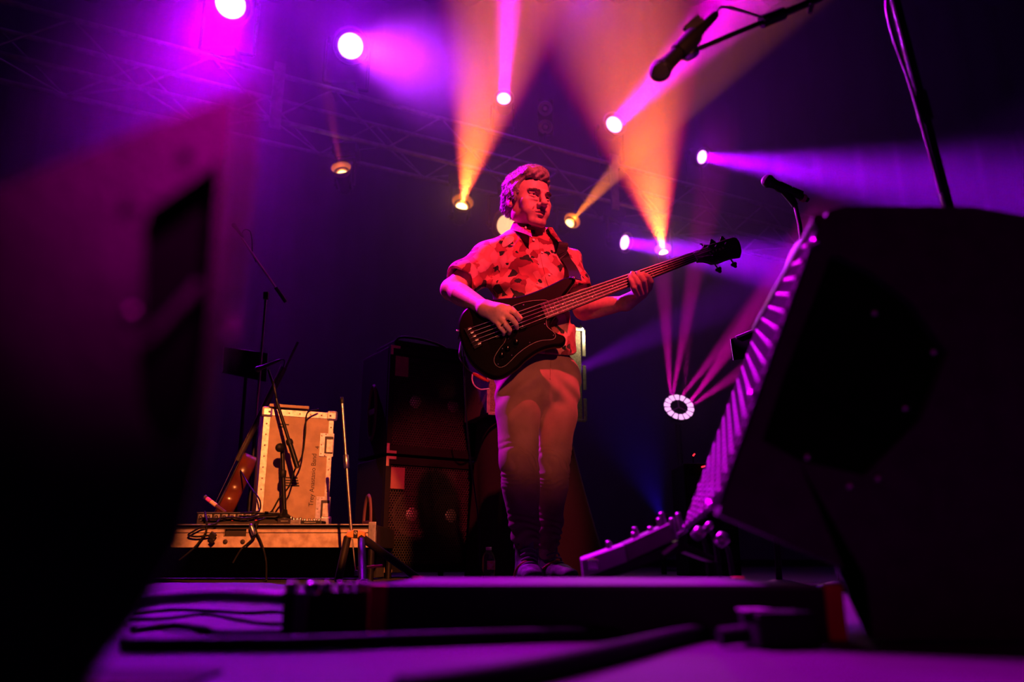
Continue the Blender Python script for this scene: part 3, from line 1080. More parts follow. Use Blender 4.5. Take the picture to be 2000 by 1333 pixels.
# ------------------------------------------------------------------ clothes
def floral():
    m = bpy.data.materials.new('red_floral_cotton'); m.use_nodes = True
    nt = m.node_tree; b = nt.nodes['Principled BSDF']
    b.inputs['Roughness'].default_value = 0.85
    b.inputs['Sheen Weight'].default_value = 0.15
    b.inputs['Specular IOR Level'].default_value = 0.15
    tc = nt.nodes.new('ShaderNodeTexCoord')
    dn = nt.nodes.new('ShaderNodeTexNoise'); dn.inputs['Scale'].default_value = 16; dn.inputs['Detail'].default_value = 2
    nt.links.new(tc.outputs['Object'], dn.inputs['Vector'])
    mixv = nt.nodes.new('ShaderNodeVectorMath'); mixv.operation = 'MULTIPLY_ADD'
    nt.links.new(dn.outputs['Color'], mixv.inputs[0])
    mixv.inputs[1].default_value = (0.05, 0.05, 0.05)
    nt.links.new(tc.outputs['Object'], mixv.inputs[2])
    def vor(scale, off):
        mp = nt.nodes.new('ShaderNodeMapping'); mp.inputs['Location'].default_value = off
        nt.links.new(mixv.outputs[0], mp.inputs[0])
        v = nt.nodes.new('ShaderNodeTexVoronoi'); v.inputs['Scale'].default_value = scale
        nt.links.new(mp.outputs[0], v.inputs['Vector'])
        return v
    v1 = vor(24, (0, 0, 0))
    rp = nt.nodes.new('ShaderNodeValToRGB'); rp.color_ramp.interpolation = 'CONSTANT'
    cr = rp.color_ramp
    cols = [(0.0, (0.82, 0.32, 0.28)), (0.26, (0.46, 0.10, 0.11)), (0.46, (0.85, 0.44, 0.40)), (0.64, (0.26, 0.045, 0.06)), (0.76, (0.62, 0.16, 0.15)), (0.95, (0.030, 0.050, 0.035))]
    cr.elements[0].position = 0; cr.elements[0].color = (*cols[0][1], 1)
    cr.elements[1].position = cols[1][0]; cr.elements[1].color = (*cols[1][1], 1)
    for p, c in cols[2:]:
        e = cr.elements.new(p); e.color = (*c, 1)
    sep = nt.nodes.new('ShaderNodeSeparateColor')
    nt.links.new(v1.outputs['Color'], sep.inputs[0])
    nt.links.new(sep.outputs[0], rp.inputs[0])
    # petals: paler towards each flower's rim
    mul = nt.nodes.new('ShaderNodeMix'); mul.data_type = 'RGBA'; mul.blend_type = 'MULTIPLY'
    r2 = nt.nodes.new('ShaderNodeMapRange')
    nt.links.new(v1.outputs['Distance'], r2.inputs['Value'])
    r2.inputs['From Max'].default_value = 0.75; r2.inputs['To Min'].default_value = 1.0; r2.inputs['To Max'].default_value = 0.72
    cmb = nt.nodes.new('ShaderNodeCombineColor')
    for i in range(3): nt.links.new(r2.outputs[0], cmb.inputs[i])
    mul.inputs[0].default_value = 1.0
    nt.links.new(rp.outputs[0], mul.inputs[6]); nt.links.new(cmb.outputs[0], mul.inputs[7])
    # dark leaves between the flowers
    v2 = vor(50, (3.1, 1.7, 0.4))
    s2 = nt.nodes.new('ShaderNodeSeparateColor'); nt.links.new(v2.outputs['Color'], s2.inputs[0])
    gt = nt.nodes.new('ShaderNodeMath'); gt.operation = 'GREATER_THAN'; gt.inputs[1].default_value = 0.94
    nt.links.new(s2.outputs[1], gt.inputs[0])
    mx = nt.nodes.new('ShaderNodeMix'); mx.data_type = 'RGBA'
    nt.links.new(gt.outputs[0], mx.inputs[0]); nt.links.new(mul.outputs[2], mx.inputs[6])
    mx.inputs[7].default_value = (0.022, 0.045, 0.03, 1)
    nt.links.new(mx.outputs[2], b.inputs['Base Color'])
    wv = nt.nodes.new('ShaderNodeTexNoise'); wv.inputs['Scale'].default_value = 500
    nt.links.new(tc.outputs['Object'], wv.inputs['Vector'])
    bp = nt.nodes.new('ShaderNodeBump'); bp.inputs['Strength'].default_value = 0.15; bp.inputs['Distance'].default_value = 0.002
    nt.links.new(wv.outputs['Fac'], bp.inputs['Height']); nt.links.new(bp.outputs[0], b.inputs['Normal'])
    return m
FLORAL = floral()

Sh = Solid((-0.36, 2.95, 0.86), (0.52, 3.62, 1.72), 0.0042)
hem = J['waist'] * 0.62 + J['pelvis'] * 0.38
Sh.loft([hem - UP * 0.02, J['waist'], J['belly'], J['chest'], J['upch']], [0.180, 0.178, 0.182, 0.188, 0.165], [0.128, 0.130, 0.135, 0.125, 0.100], LF, 0.04)
Sh.cone(J['upch'] - LF * 0.07 - UP * 0.005, J['rsh'] + UP * 0.004, 0.072, 0.061, 0.05)
Sh.cone(J['upch'] + LF * 0.07 - UP * 0.005, J['lsh'] + UP * 0.004, 0.072, 0.060, 0.05)
Sh.cone(J['neck'] - UP * 0.012, J['neck'] + UP * 0.012, 0.076, 0.068, 0.03)
rse = J['rsh'] * 0.24 + J['rel'] * 0.76          # sleeve end, right
lse = J['lsh'] * 0.35 + J['lel'] * 0.65
rdir = (J['rel'] - J['rsh']) / np.linalg.norm(J['rel'] - J['rsh'])
ldir = (J['lel'] - J['lsh']) / np.linalg.norm(J['lel'] - J['lsh'])
Sh.chain([J['rsh'], J['rsh'] * .5 + rse * .5, rse], [0.064, 0.073, 0.079], 0.03)
Sh.chain([J['lsh'], J['lsh'] * .5 + lse * .5, lse], [0.060, 0.067, 0.072], 0.03)
# cut square at cuffs and hem, hollow them
rR = np.stack([rdir, np.cross(rdir, UP) / np.linalg.norm(np.cross(rdir, UP)), np.zeros(3)]); rR[2] = np.cross(rR[0], rR[1])
lR = np.stack([ldir, np.cross(ldir, UP) / np.linalg.norm(np.cross(ldir, UP)), np.zeros(3)]); lR[2] = np.cross(lR[0], lR[1])
Sh.box(rse + rdir * 0.085, (0.085, 0.11, 0.11), rR, 0.002, 0.003, 'sub')
Sh.box(lse + ldir * 0.085, (0.085, 0.10, 0.10), lR, 0.002, 0.003, 'sub')
Sh.cone(rse + rdir * 0.02, rse - rdir * 0.035, 0.070, 0.054, 0.004, 'sub')
Sh.cone(lse + ldir * 0.02, lse - ldir * 0.035, 0.064, 0.052, 0.004, 'sub')
Sh.loft([hem - UP * 0.12, hem + UP * 0.06], [0.172, 0.160], [0.120, 0.112], LF, 0.006, 'sub')
# curved shirt tail: hem line drops at front and back, lifts at the sides
def tail(x, y, z):
    a = (x - hem[0]) * LF[0] + (y - hem[1]) * LF[1]
    zl = hem[2] + 0.005 + 0.055 * np.clip(np.abs(a) / 0.18, 0, 1) ** 3 - 0.02
    return np.where(z < zl, (zl - z) * 1.2, 0)
Sh.warp(tail, (hem[0] - .3, hem[1] - .3, 0.80), (hem[0] + .3, hem[1] + .3, hem[2] + 0.05))
# open neck
nk = J['neck']
Sh.cone(nk - UP * 0.03 + FW * 0.02, nk + UP * 0.10, 0.056, 0.066, 0.006, 'sub')
Sh.cone(nk + FW * 0.075 + UP * 0.03, nk + FW * 0.125 - UP * 0.075, 0.034, 0.004, 0.006, 'sub')
# folds
def folds(x, y, z):
    a = (x - nk[0]) * LF[0] + (y - nk[1]) * LF[1]
    f = (x - nk[0]) * FW[0] + (y - nk[1]) * FW[1]
    d = z - nk[2]
    w1 = np.sin(62 * (d + 0.22 * a) + 2.5 * np.sin(14 * a) + 1.4 * np.sin(9 * f))
    e1 = np.exp(-((d + 0.30) / 0.10) ** 2)
    w2 = np.sin(48 * (0.7 * d - a) + 2.0 * np.sin(17 * d))
    e2 = np.exp(-((d + 0.17) / 0.12) ** 2) * np.clip((np.abs(a) - 0.05) / 0.10, 0, 1)
    w3 = np.sin(30 * a + 12 * d + 2 * np.sin(20 * d))
    ar = np.exp(-((d + 0.13) / 0.07) ** 2) * np.exp(-((np.abs(a) - 0.13) / 0.05) ** 2)
    w5 = np.sin(75 * (np.abs(a) + 0.9 * d) + 3 * np.sin(15 * d))
    w6 = np.sin(41 * (d - 0.35 * a) + 3.1 * np.sin(11 * a + 2) + 1.0)
    return 0.0065 * w1 * e1 + 0.0050 * w2 * e2 + 0.0022 * w3 + 0.0060 * w5 * ar + 0.0030 * w6
Sh.warp(folds, (-0.36, 2.95, 0.86), (0.52, 3.62, 1.66))
shirt = Sh.build('shirt', FLORAL, person, 2, label='red floral short-sleeved shirt')
del Sh
SHB = bvh_of(shirt)

def on_shirt(px, py, off=0.003):
    """point of the shirt seen there"""
    d = pix_dir(px, py).normalized(); o = Vector((0, 0, CAM_H))
    hit = SHB.ray_cast(o, d)
    if hit[0] is None:
        return None, None
    n = hit[1] if hit[1].dot(d) < 0 else -hit[1]
    return hit[0] + n * off, n

# collar: stand and turned-down leaf with points
cl = MB(); vs, fs = [], []
NA = 40
def ang_pt(t, r, up, fwd=0.0):
    """t -1..1 round the neck from the right point over the back to the left point"""
    a = t * math.radians(152)
    d = -FW * math.cos(a) + LF * math.sin(a)
    tilt = 0.035 * math.cos(a)
    return Vector(nk + d * r + UP * (up + tilt) + FW * (0.012 + fwd))
for i in range(NA + 1):
    t = -1 + 2 * i / NA
    e = abs(t) ** 6
    flare = 0.016 * max(0, abs(t) - 0.45)
    ring = [ang_pt(t, 0.069, 0.000), ang_pt(t, 0.071, 0.018), ang_pt(t, 0.076 + flare, 0.034 - 0.004 * e), ang_pt(t, 0.083 + flare, 0.036 - 0.006 * e),
            ang_pt(t, 0.092 + flare * 1.5, 0.018 - 0.02 * e), ang_pt(t, 0.100 + flare * 2 + 0.018 * e, -0.006 - 0.050 * e, 0.020 * e),
            ang_pt(t, 0.096 + flare * 2 + 0.018 * e, -0.007 - 0.050 * e, 0.018 * e), ang_pt(t, 0.087 + flare * 1.5, 0.017 - 0.02 * e)]
    vs += ring
nr = 8
for i in range(NA):
    for j in range(nr - 1):
        a = i * nr + j
        fs.append((a, a + nr, a + nr + 1, a + 1))
fs.append(tuple(range(2, nr))); fs.append(tuple(range(NA * nr + 2, NA * nr + nr)))
cl.add(vs, fs, False)
collar = cl.build('collar', FLORAL, shirt)
BTN = mat('shirt_button', (0.85, 0.78, 0.70), 0.25, var=0.1)
def disc_on(name, p, n, r, m, parent, th=0.0016):
    return MB().lathe([(0, th), (r * .55, th * .8), (r * .8, th * 1.3), (r, th * .7), (r, -th)], p, n, 14).build(name, m, parent)
# placket strip and buttons down the chest
pl_px = [(1061, 473), (1061, 486), (1062, 500), (1065, 515), (1069, 530), (1073, 545), (1078, 560)]
strip = MB(); vs, fs = [], []
prev = None
for (px, py) in pl_px:
    a, n1 = on_shirt(px - 7, py, 0.0035); b, n2 = on_shirt(px + 7, py, 0.0035)
    if a is None or b is None: continue
    vs += [a, b]
for i in range(len(vs) // 2 - 1):
    fs.append((2 * i, 2 * i + 1, 2 * i + 3, 2 * i + 2))
if fs:
    nn = Vector(FW)
    k_ = len(vs)
    v2 = [v - nn * 0.004 for v in vs]
    f2 = [tuple(i + k_ for i in f[::-1]) for f in fs]
    rim = []
    m_ = len(vs) // 2
    for i in range(m_ - 1):
        rim.append((2 * i, 2 * i + 2, 2 * i + 2 + k_, 2 * i + k_)); rim.append((2 * i + 1, 2 * i + 1 + k_, 2 * i + 3 + k_, 2 * i + 3))
    strip.add(vs + v2, fs + f2 + rim)
    strip.build('placket', FLORAL, shirt)
for (px, py) in ((1042, 470), (1058, 495), (1072, 538)):
    p, n = on_shirt(px, py, 0.0045)
    if p: disc_on('button', p, n, 0.0058, BTN, shirt)
p = ang_pt(-0.93, 0.110, 0.004)
disc_on('button', p, Vector(FW) - Vector(LF) * 0.3, 0.0055, BTN, shirt)

# jeans
def denim():
    m = mat('grey_brown_denim', (0.36, 0.20, 0.16), 0.85, var=0.3, vscale=9, bump=0.35, bscale=520, sheen=0.1)
    return m
DENIM = denim()
T = Solid((-0.14, 2.98, 0.10), (0.36, 3.62, 1.14), 0.0042)
T.loft([J['waist'] * 0.3 + J['pelvis'] * 0.7, J['pelvis'] - UP * 0.02], [0.160, 0.166], [0.112, 0.118], LF, 0.03)
def leg(hip, knee, ank, sc):
    pts = [hip + UP * 0.01, hip * .6 + knee * .4, knee * .94 + hip * .06, knee * .78 + ank * .22, knee * .35 + ank * .65, ank + UP * 0.005]
    T.loft(pts, [0.096 * sc, 0.092 * sc, 0.075 * sc, 0.073 * sc, 0.062 * sc, 0.050 * sc], [0.104 * sc, 0.098 * sc, 0.080 * sc, 0.080 * sc, 0.066 * sc, 0.055 * sc], LF, 0.03)
leg(J['rhip'], J['rknee'], J['rank'], 1.0)
leg(J['lhip'], J['lknee'], J['lank'], 0.92)
zk = J['rknee'][2]; za = J['rank'][2]; zc = J['pelvis'][2]
def denfold(x, y, z):
    kn_ = np.exp(-((z - zk + 0.02) / 0.085) ** 2)
    an_ = np.exp(-((z - za - 0.05) / 0.085) ** 2)
    cr_ = np.exp(-((z - zc + 0.06) / 0.06) ** 2)
    w1 = np.sin(105 * z + 30 * (x - 0.08) + 3.2 * np.sin(34 * x + 12 * y + 20 * z) + 2.0 * np.sin(47 * z))
    kn_ = kn_ * (0.45 + 0.55 * np.sin(23 * x + 31 * z + 1.0) ** 2)
    w2 = np.sin(185 * z - 34 * (x - 0.08) + 3.0 * np.sin(34 * x + 20 * y + 40 * z))
    w3 = np.sin(70 * z + 60 * np.abs(x - 0.117) + 9 * y)
    w4 = np.sin(38 * z + 20 * x + 2 * np.sin(22 * x))
    return -0.0085 * np.abs(w1) * kn_ + 0.0048 * w2 * an_ + 0.0050 * w3 * cr_ + 0.0018 * w4
T.warp(denfold, (-0.14, 2.98, 0.10), (0.36, 3.62, 1.10))
# cuffs
for s_, r_ in (('r', 0.046), ('l', 0.043)):
    T.cone(J[s_ + 'ank'] - UP * 0.10, J[s_ + 'ank'] - UP * 0.03, r_ + .03, r_ + .02, 0.004, 'sub')
jeans = T.build('jeans', DENIM, person, 1, label='slim grey-brown jeans')
del T
JB = bvh_of(jeans)
def on_jeans(px, py, off=0.002):
    d = pix_dir(px, py).normalized(); o = Vector((0, 0, CAM_H))
    hit = JB.ray_cast(o, d)
    if hit[0] is None: return None
    n = hit[1] if hit[1].dot(d) < 0 else -hit[1]
    return hit[0] + n * off
fly = [on_jeans(1076 - i * 0.3, 705 + i * 6, 0.0022) for i in range(7)]
fly = [p for p in fly if p]
if len(fly) > 2: MB().tube(fly, 0.0018, 5).build('fly_seam', DENIM, jeans)

# shoes: high tops
SHOE = mat('shoe_canvas', (0.10, 0.085, 0.095), 0.7, var=0.65, vscale=38, color2=(0.30, 0.26, 0.30), bump=0.2, bscale=200)
SOLE = mat('shoe_rubber', (0.30, 0.28, 0.29), 0.6, var=0.2)
LACE = mat('shoe_lace', (0.34, 0.30, 0.33), 0.8)
SHRED = mat('shoe_red_trim', (0.75, 0.06, 0.06), 0.5, var=.2)
def shoe(ank, ang):
    f = np.array((math.sin(ang), -math.cos(ang), 0)); l = np.array((math.cos(ang), math.sin(ang), 0))
    base = np.array((ank[0], ank[1], 0.0)); a0 = np.array((ank[0], ank[1], 0))
    R_ = np.stack([l, f, UP])
    s = Solid(base - 0.24, base + 0.26, 0.0036)
    s.loft([base + f * -0.055 + UP * 0.045, base + f * 0.03 + UP * 0.055, base + f * 0.12 + UP * 0.046, base + f * 0.175 + UP * 0.040],
           [0.036, 0.042, 0.048, 0.038], [0.036, 0.044, 0.034, 0.026], l, 0.02)
    s.cone(base + f * -0.015 + UP * 0.06, ank + f * 0.002 + UP * 0.03, 0.045, 0.047, 0.02)
    s.box(base + f * 0.05 - UP * 0.083, (0.2, 0.3, 0.1), R_, 0.002, 0.003, 'sub')
    s.cone(ank + UP * 0.02, ank + UP * 0.10, 0.040, 0.042, 0.004, 'sub')
    sh = s.build('shoe', SHOE, person, 1, label='worn high-top sneaker')
    so = MB()
    prof = []
    for k in range(28):
        a = 2 * math.pi * k / 28
        c_, s_ = math.cos(a), math.sin(a)
        w_ = 0.044 + 0.008 * max(0, s_)
        prof.append(Vector(base + l * w_ * c_ + f * (0.062 + 0.150 * s_) + UP * 0.003))
    so.prism(prof, (0, 0, 0.026), 0.004)
    so.build('sole', SOLE, sh)
    tg = MB().box(Vector(ank + f * 0.047 + UP * 0.028), (0.042, 0.007, 0.085), Matrix((l, f, UP)).transposed(), 0.003)
    tg.build('tongue', LACE, sh)
    for q in range(5):
        z0 = 0.142 - 0.018 * q; fo = 0.052 + 0.016 * q
        wv = 0.030
        pts = [base + f * (fo - 0.012) - l * wv + UP * (z0 - 0.012), base + f * (fo + 0.006) - l * 0.012 + UP * (z0 - 0.002), base + f * (fo + 0.006) + l * 0.012 + UP * (z0 - 0.002), base + f * (fo - 0.012) + l * wv + UP * (z0 - 0.012)]
        MB().tube(spline(pts, 4), 0.0042, 6).build('lace', LACE, sh)
    pts = [base + f * 0.02 - l * 0.052 + UP * 0.035, base + f * 0.058 - l * 0.046 + UP * 0.064, base + f * 0.088 - l * 0.02 + UP * 0.088, base + f * 0.092 + l * 0.01 + UP * 0.090]
    MB().tube(spline(pts, 5), 0.0055, 6).build('red_trim', SHRED, sh)
    return sh
shoe(J['rank'] - np.array((0, 0.01, 0)), math.radians(6))
shoe(J['lank'] + np.array((-0.004, 0.02, 0)), math.radians(30))

# ------------------------------------------------------------------ five-string bass
GP = at(1000, 640, 2.985)
GN = Vector((0.02, -1.0, 0.10)).normalized()         # the face of the bass looks this way
def G(px, py, off=0.0):
    return on_plane(px, py, GP, GN) + GN * off
LACQ = mat('black_burst_lacquer', (0.0065, 0.004, 0.0045), 0.36, spec=0.06, var=0.5, vscale=5)
GUARD = mat('black_pickguard', (0.003, 0.003, 0.0035), 0.25, spec=0.08, bump=0.03)
GUARD_E = mat('pickguard_edge', (0.75, 0.62, 0.55), 0.4)
ROSEW = mat('dark_fretboard', (0.055, 0.022, 0.020), 0.5, var=0.5, vscale=30, bump=0.1, bscale=200, stretch=(1, 6, 6))
NECKW = mat('neck_wood', (0.10, 0.045, 0.03), 0.4, coat=0.3, var=0.3, vscale=20)
NICK = mat('nickel', (0.8, 0.74, 0.66), 0.25, 1.0)
STRING = mat('wound_string', (0.85, 0.72, 0.62), 0.35, 1.0)
BONE = mat('bone', (0.85, 0.76, 0.66), 0.4)
bass = thing('bass_guitar', 'black five-string electric bass with dark pickguard held by the musician', 'bass guitar', G(985, 660, -0.02))

out = [(1121, 541), (1110, 540.5), (1098, 544), (1078, 554), (1056, 564), (1032, 573), (1009, 579), (979, 582), (950, 585), (925, 593), (906, 606), (897, 622), (895, 638),
       (899, 660), (907, 684), (921, 708), (944, 728), (965, 737), (983, 735), (1009, 719), (1029, 700), (1053, 684), (1077, 676),
       (1096, 674), (1105, 666), (1102, 656), (1090, 651), (1080, 645), (1076, 634), (1080, 622), (1092, 606), (1096, 592), (1101, 577), (1110, 566), (1119, 554), (1124, 546)]
P_ = spline([G(*p) for p in out] + [G(*out[0])], 5)[:-1]
MB().prism([p for p in P_], -GN * 0.044, 0.008, True).build('body', LACQ, bass)

# pickguard
pg = [(989, 606), (1005, 597), (1028, 590), (1050, 587.5), (1070, 588), (1074, 600), (1070, 616), (1067, 629), (1069, 639), (1077, 646), (1084, 653), (1084, 660), (1077, 664),
      (1056, 666), (1036, 674), (1013, 690), (994, 709), (985, 716), (976, 718), (968, 713), (965, 704), (968, 694), (977, 680), (987, 666), (990, 640)]
Pg = spline([G(*p, 0.0002) for p in pg] + [G(*pg[0], 0.0002)], 4)[:-1]
pgo = MB().prism(Pg, GN * 0.0026, 0.0006).build('pickguard', GUARD, bass)
MB().tube([p + GN * 0.0016 for p in Pg + [Pg[0]]], 0.0007, 5, caps=False).build('edge_binding', GUARD_E, pgo)
for (px, py) in ((1022.6, 596), (992.6, 662), (981.4, 682), (999.6, 694.6), (1034.7, 670), (972.7, 712), (1071, 591), (1081, 655.6), (1064, 634)):
    MB().lathe([(0, 0.0018), (0.0022, 0.0014), (0.0032, 0.0)], G(px, py, 0.0028), GN, 10).build('screw', NICK, pgo)
for (px, py) in ((1008, 671), (991, 684), (979.5, 696.5)):
    kb = MB().lathe([(0.0105, 0), (0.0105, 0.004), (0.0090, 0.006), (0.0085, 0.016), (0.0070, 0.018), (0, 0.018)], G(px, py, 0.0028), GN, 18).build('knob', GUARD, bass)
    MB().box(G(px, py, 0.0215) + Vector((0.002, 0, 0.003)), (0.0016, 0.0014, 0.006)).build('pointer', NICK, kb)

# neck frame
NUT_T, NUT_B = G(1352, 494.3), G(1362, 510)
END_T, END_B = G(1057, 596.5), G(1066, 628.5)
SAD_T, SAD_B = G(919, 644), G(938, 673)
nut_m = (NUT_T + NUT_B) / 2; end_m = (END_T + END_B) / 2; sad_m = (SAD_T + SAD_B) / 2
ax = (sad_m - nut_m); SCALE = ax.length; ax.normalize()
crs = GN.cross(ax).normalized()
if crs.z < 0: crs = -crs
w_n = (NUT_T - NUT_B).dot(crs) / 2; w_e = (END_T - END_B).dot(crs) / 2
L_end = (end_m - nut_m).dot(ax)
def NK(d, t, off=0.0):
    """d metres from the nut towards the bridge, t -1..1 across (1 = low string side), off above the face"""
    w_ = w_n + (w_e - w_n) * d / L_end
    return nut_m + ax * d + crs * (t * w_) + GN * off
fb = MB()
fb.prism([NK(0, 1, .003), NK(L_end, 1, .003), NK(L_end, -1, .003), NK(0, -1, .003)], GN * 0.006, 0.0012)
fb.build('fretboard', ROSEW, bass)
nb_ = MB(); vs, fs = [], []
NS = 12
for i in range(13):
    d = L_end * 0.93 * i / 12
    for j in range(NS + 1):
        a = math.pi * j / NS
        vs.append(NK(d, math.cos(a) * 0.99, 0.003 - 0.021 * math.sin(a)))
for i in range(12):
    for j in range(NS):
        a = i * (NS + 1) + j
        fs.append((a, a + 1, a + NS + 2, a + NS + 1))
nb_.add(vs, fs, True)
nb_.build('neck', NECKW, bass)
for n in range(1, 22):
    d = SCALE * (1 - 2 ** (-n / 12))
    if d > L_end - 0.004: break
    MB().tube([NK(d, 0.985, 0.0095), NK(d, -0.985, 0.0095)], 0.0012, 6).build('fret', NICK, bass)
for n in (3, 5, 7, 9, 12, 12.01, 15, 17, 19):
    d0 = SCALE * (1 - 2 ** (-(int(n) - 1) / 12)); d1 = SCALE * (1 - 2 ** (-int(n) / 12))
    t = 0.0 if n not in (12, 12.01) else (0.45 if n == 12 else -0.45)
    MB().lathe([(0, 0.0006), (0.0028, 0.0005), (0.003, 0)], NK((d0 + d1) / 2, t, 0.009), GN, 12).build('inlay_dot', BONE, bass)
MB().prism([NK(-0.002, 1, .004), NK(0.003, 1, .004), NK(0.003, -1, .004), NK(-0.002, -1, .004)], GN * 0.0085, 0.001).build('nut', BONE, bass)

# headstock, tilted slightly back
HSN = mat('headstock_lacquer', (0.040, 0.014, 0.016), 0.4, coat=0.3, var=0.3, vscale=20)
ho = [(1352, 494), (1360, 491.5), (1368, 488), (1372, 483), (1374.5, 478), (1387, 477), (1404, 472), (1420, 466), (1432, 462.5), (1439, 464), (1444, 470), (1447.5, 479), (1449, 490),
      (1447, 501), (1431, 503), (1417, 507.5), (1404, 513), (1391, 514.5), (1383, 512), (1375, 510), (1367, 509.8), (1362, 510.5)]
Ph = [G(*p, -0.002) for p in ho]
MB().prism(Ph, -GN * 0.016, 0.0022).build('headstock', HSN, bass)
LET = mat('silver_inlay', (0.75, 0.55, 0.50), 0.4, 0.3)
hx = (G(1430, 480) - G(1386, 495.5)).normalized()
text_mesh('headstock_lettering', 'serek', 0.0185, G(1386, 495.8, -0.0016), hx, Vector((0, 0, 1)), LET, bass, 0.0003, 1.75)
tun = [(1371, 474, 1383, 484, 1), (1392.7, 470.6, 1398, 483, 0), (1413, 465, 1417, 478, 0), (1405.7, 524.6, 1391, 503, 0), (1436, 514.7, 1422, 492, 0)]
posts = []
for (bx, by, px, py, small) in tun:
    p = G(px, py, -0.002)
    posts.append((px, py))
    t_ = MB().lathe([(0.007, 0), (0.007, 0.003), (0.004, 0.004), (0.0038, 0.014), (0.0046, 0.016), (0, 0.0165)], p, GN, 14).build('tuner', BLACK_METAL, bass)
    b = G(bx, by, -0.014)
    q = p - GN * 0.014
    MB().tube([q, q + (b - q) * 0.85], 0.003, 8).build('tuner_shaft', BLACK_METAL, t_)
    d = (b - q).normalized(); s_ = d.cross(GN).normalized()
    if small:
        MB().box(b, (0.010, 0.006, 0.004), None, 0.001).build('tuner_button', BLACK_METAL, t_)
    else:
        cl_ = MB()
        R_ = Matrix((d, s_, GN)).transposed()
        o_ = []
        for k in range(20):
            a = 2 * math.pi * k / 20
            rr = 0.0125 * (1 + 0.22 * math.cos(3 * a))
            o_.append(b + d * rr * math.cos(a) + s_ * rr * math.sin(a) - GN * 0.0035)
        cl_.prism(o_, GN * 0.007, 0.0015)
        cl_.build('tuner_button', BLACK_METAL, t_)

# bridge, pickups, strings
bc = (G(908, 652) + G(935, 684)) / 2
def quad(pxs, off): return [G(px, py, off) for (px, py) in pxs]
br = MB().prism(quad([(906, 645), (921, 640), (942, 677), (927, 685)], 0.0), GN * 0.012, 0.002).build('bridge', BLACK_METAL, bass)
for k in range(5):
    t = 1 - 2 * k / 4
    s0 = sad_m + (SAD_T - SAD_B) * 0.5 * t
    MB().box(s0 + GN * 0.012 + ax * 0.004, (0.014, 0.010, 0.008), Matrix((ax, GN, crs)).transposed(), 0.001).build('saddle', NICK, br)
for (cx, cy) in ((974, 661), (1018, 634)):
    c = G(cx, cy); 
    rel = (c - nut_m).dot(ax); mid = nut_m + ax * rel
    pk_ = MB().box(mid + GN * 0.008, (0.030, 0.016, 0.080), Matrix((ax, GN, crs)).transposed(), 0.003).build('pickup', GUARD, bass)
    for k in range(5):
        t = -0.032 + 0.016 * k
        MB().lathe([(0.0032, 0), (0.0032, 0.0012), (0, 0.0014)], mid + crs * t + GN * 0.016, GN, 10).build('pole_piece', NICK, pk_)
for k in range(5):
    t = 1 - 2 * k / 4
    r_ = 0.0016 - 0.00018 * k
    tail_ = [G(911, 650), G(914, 657.5), G(916.3, 665), G(919, 673), G(923, 680)][k] + GN * 0.009
    sad = sad_m + (SAD_T - SAD_B) * 0.5 * t * 0.97 + GN * 0.018
    nt_ = NK(0, 0.82 * t, 0.0135)
    px, py = posts[[0, 1, 2, 3, 4][k]] if k < 5 else posts[-1]
    order = [(1383, 484), (1387, 486.5), (1389, 489.5), (1391, 500), (1389, 497)][k]
    pst = G(order[0], order[1], 0.006)
    MB().tube([tail_, sad, nt_, pst], r_, 6).build('string', STRING, bass)

# strap over the shoulder
STRAP_M = mat('black_strap', (0.010, 0.009, 0.012), 0.55, sheen=0.15, bump=0.3, bscale=300)
def band(path, widths, side_hint, th=0.0035):
    mb = MB(); vs, fs = [], []
    n = len(path)
    for i, p in enumerate(path):
        t = (path[min(i + 1, n - 1)] - path[max(i - 1, 0)]).normalized()
        h_ = side_hint[i] if isinstance(side_hint, list) else side_hint
        s = (h_ - t * h_.dot(t)).normalized()
        nn = t.cross(s).normalized()
        w = widths[i] if isinstance(widths, list) else widths
        vs += [p + s * w / 2 + nn * th / 2, p - s * w / 2 + nn * th / 2, p - s * w / 2 - nn * th / 2, p + s * w / 2 - nn * th / 2]
    for i in range(n - 1):
        for j in range(4):
            a = i * 4 + j; b = i * 4 + (j + 1) % 4
            fs.append((a, b, b + 4, a + 4))
    fs += [(3, 2, 1, 0), tuple(range(4 * n - 4, 4 * n))]
    return mb.add(vs, fs)
def sh_near(p, off):
    r_ = SHB.find_nearest(Vector(p))
    n_ = (Vector(p) - r_[0])
    n_ = r_[1] if r_[1].dot(Vector(p) - Vector(J['chest'])) > 0 else -r_[1]
    return r_[0] + n_ * off
front = []
for (px, py) in ((1132, 546), (1124, 533), (1115, 520), (1104, 506), (1094, 493), (1085, 480)):
    p, n = on_shirt(px, py, 0.010)
    front.append(p if p is not None else at(px, py, 3.15))
front[0] = G(1124, 546, 0.003)
front[1] = (front[1] + G(1121, 535, 0.004)) / 2
topp = sh_near(J['neck'] + LF * 0.095 + UP * 0.0, 0.008)
back = [sh_near(J['upch'] + LF * 0.06 - FW * 0.2 + UP * 0.01, 0.006), sh_near(J['chest'] - FW * 0.2, 0.006), sh_near(J['belly'] - LF * 0.16 - FW * 0.16, 0.008),
        sh_near(J['belly'] - LF * 0.25 - UP * 0.02, 0.012), G(897, 648, -0.022)]
ctrl = front + [topp] + back
for _ in range(2):
    ctrl = [ctrl[0]] + [ctrl[i] * 0.6 + (ctrl[i - 1] + ctrl[i + 1]) * 0.2 for i in range(1, len(ctrl) - 1)] + [ctrl[-1]]
ctrl = [ctrl[0]] + [sh_near(p, max(0.012, 0.0)) if (SHB.find_nearest(p)[0] - p).length < 0.03 and i > 1 else p for i, p in enumerate(ctrl[1:-1])] + [ctrl[-1]]
path = spline(ctrl, 6)
hints = []
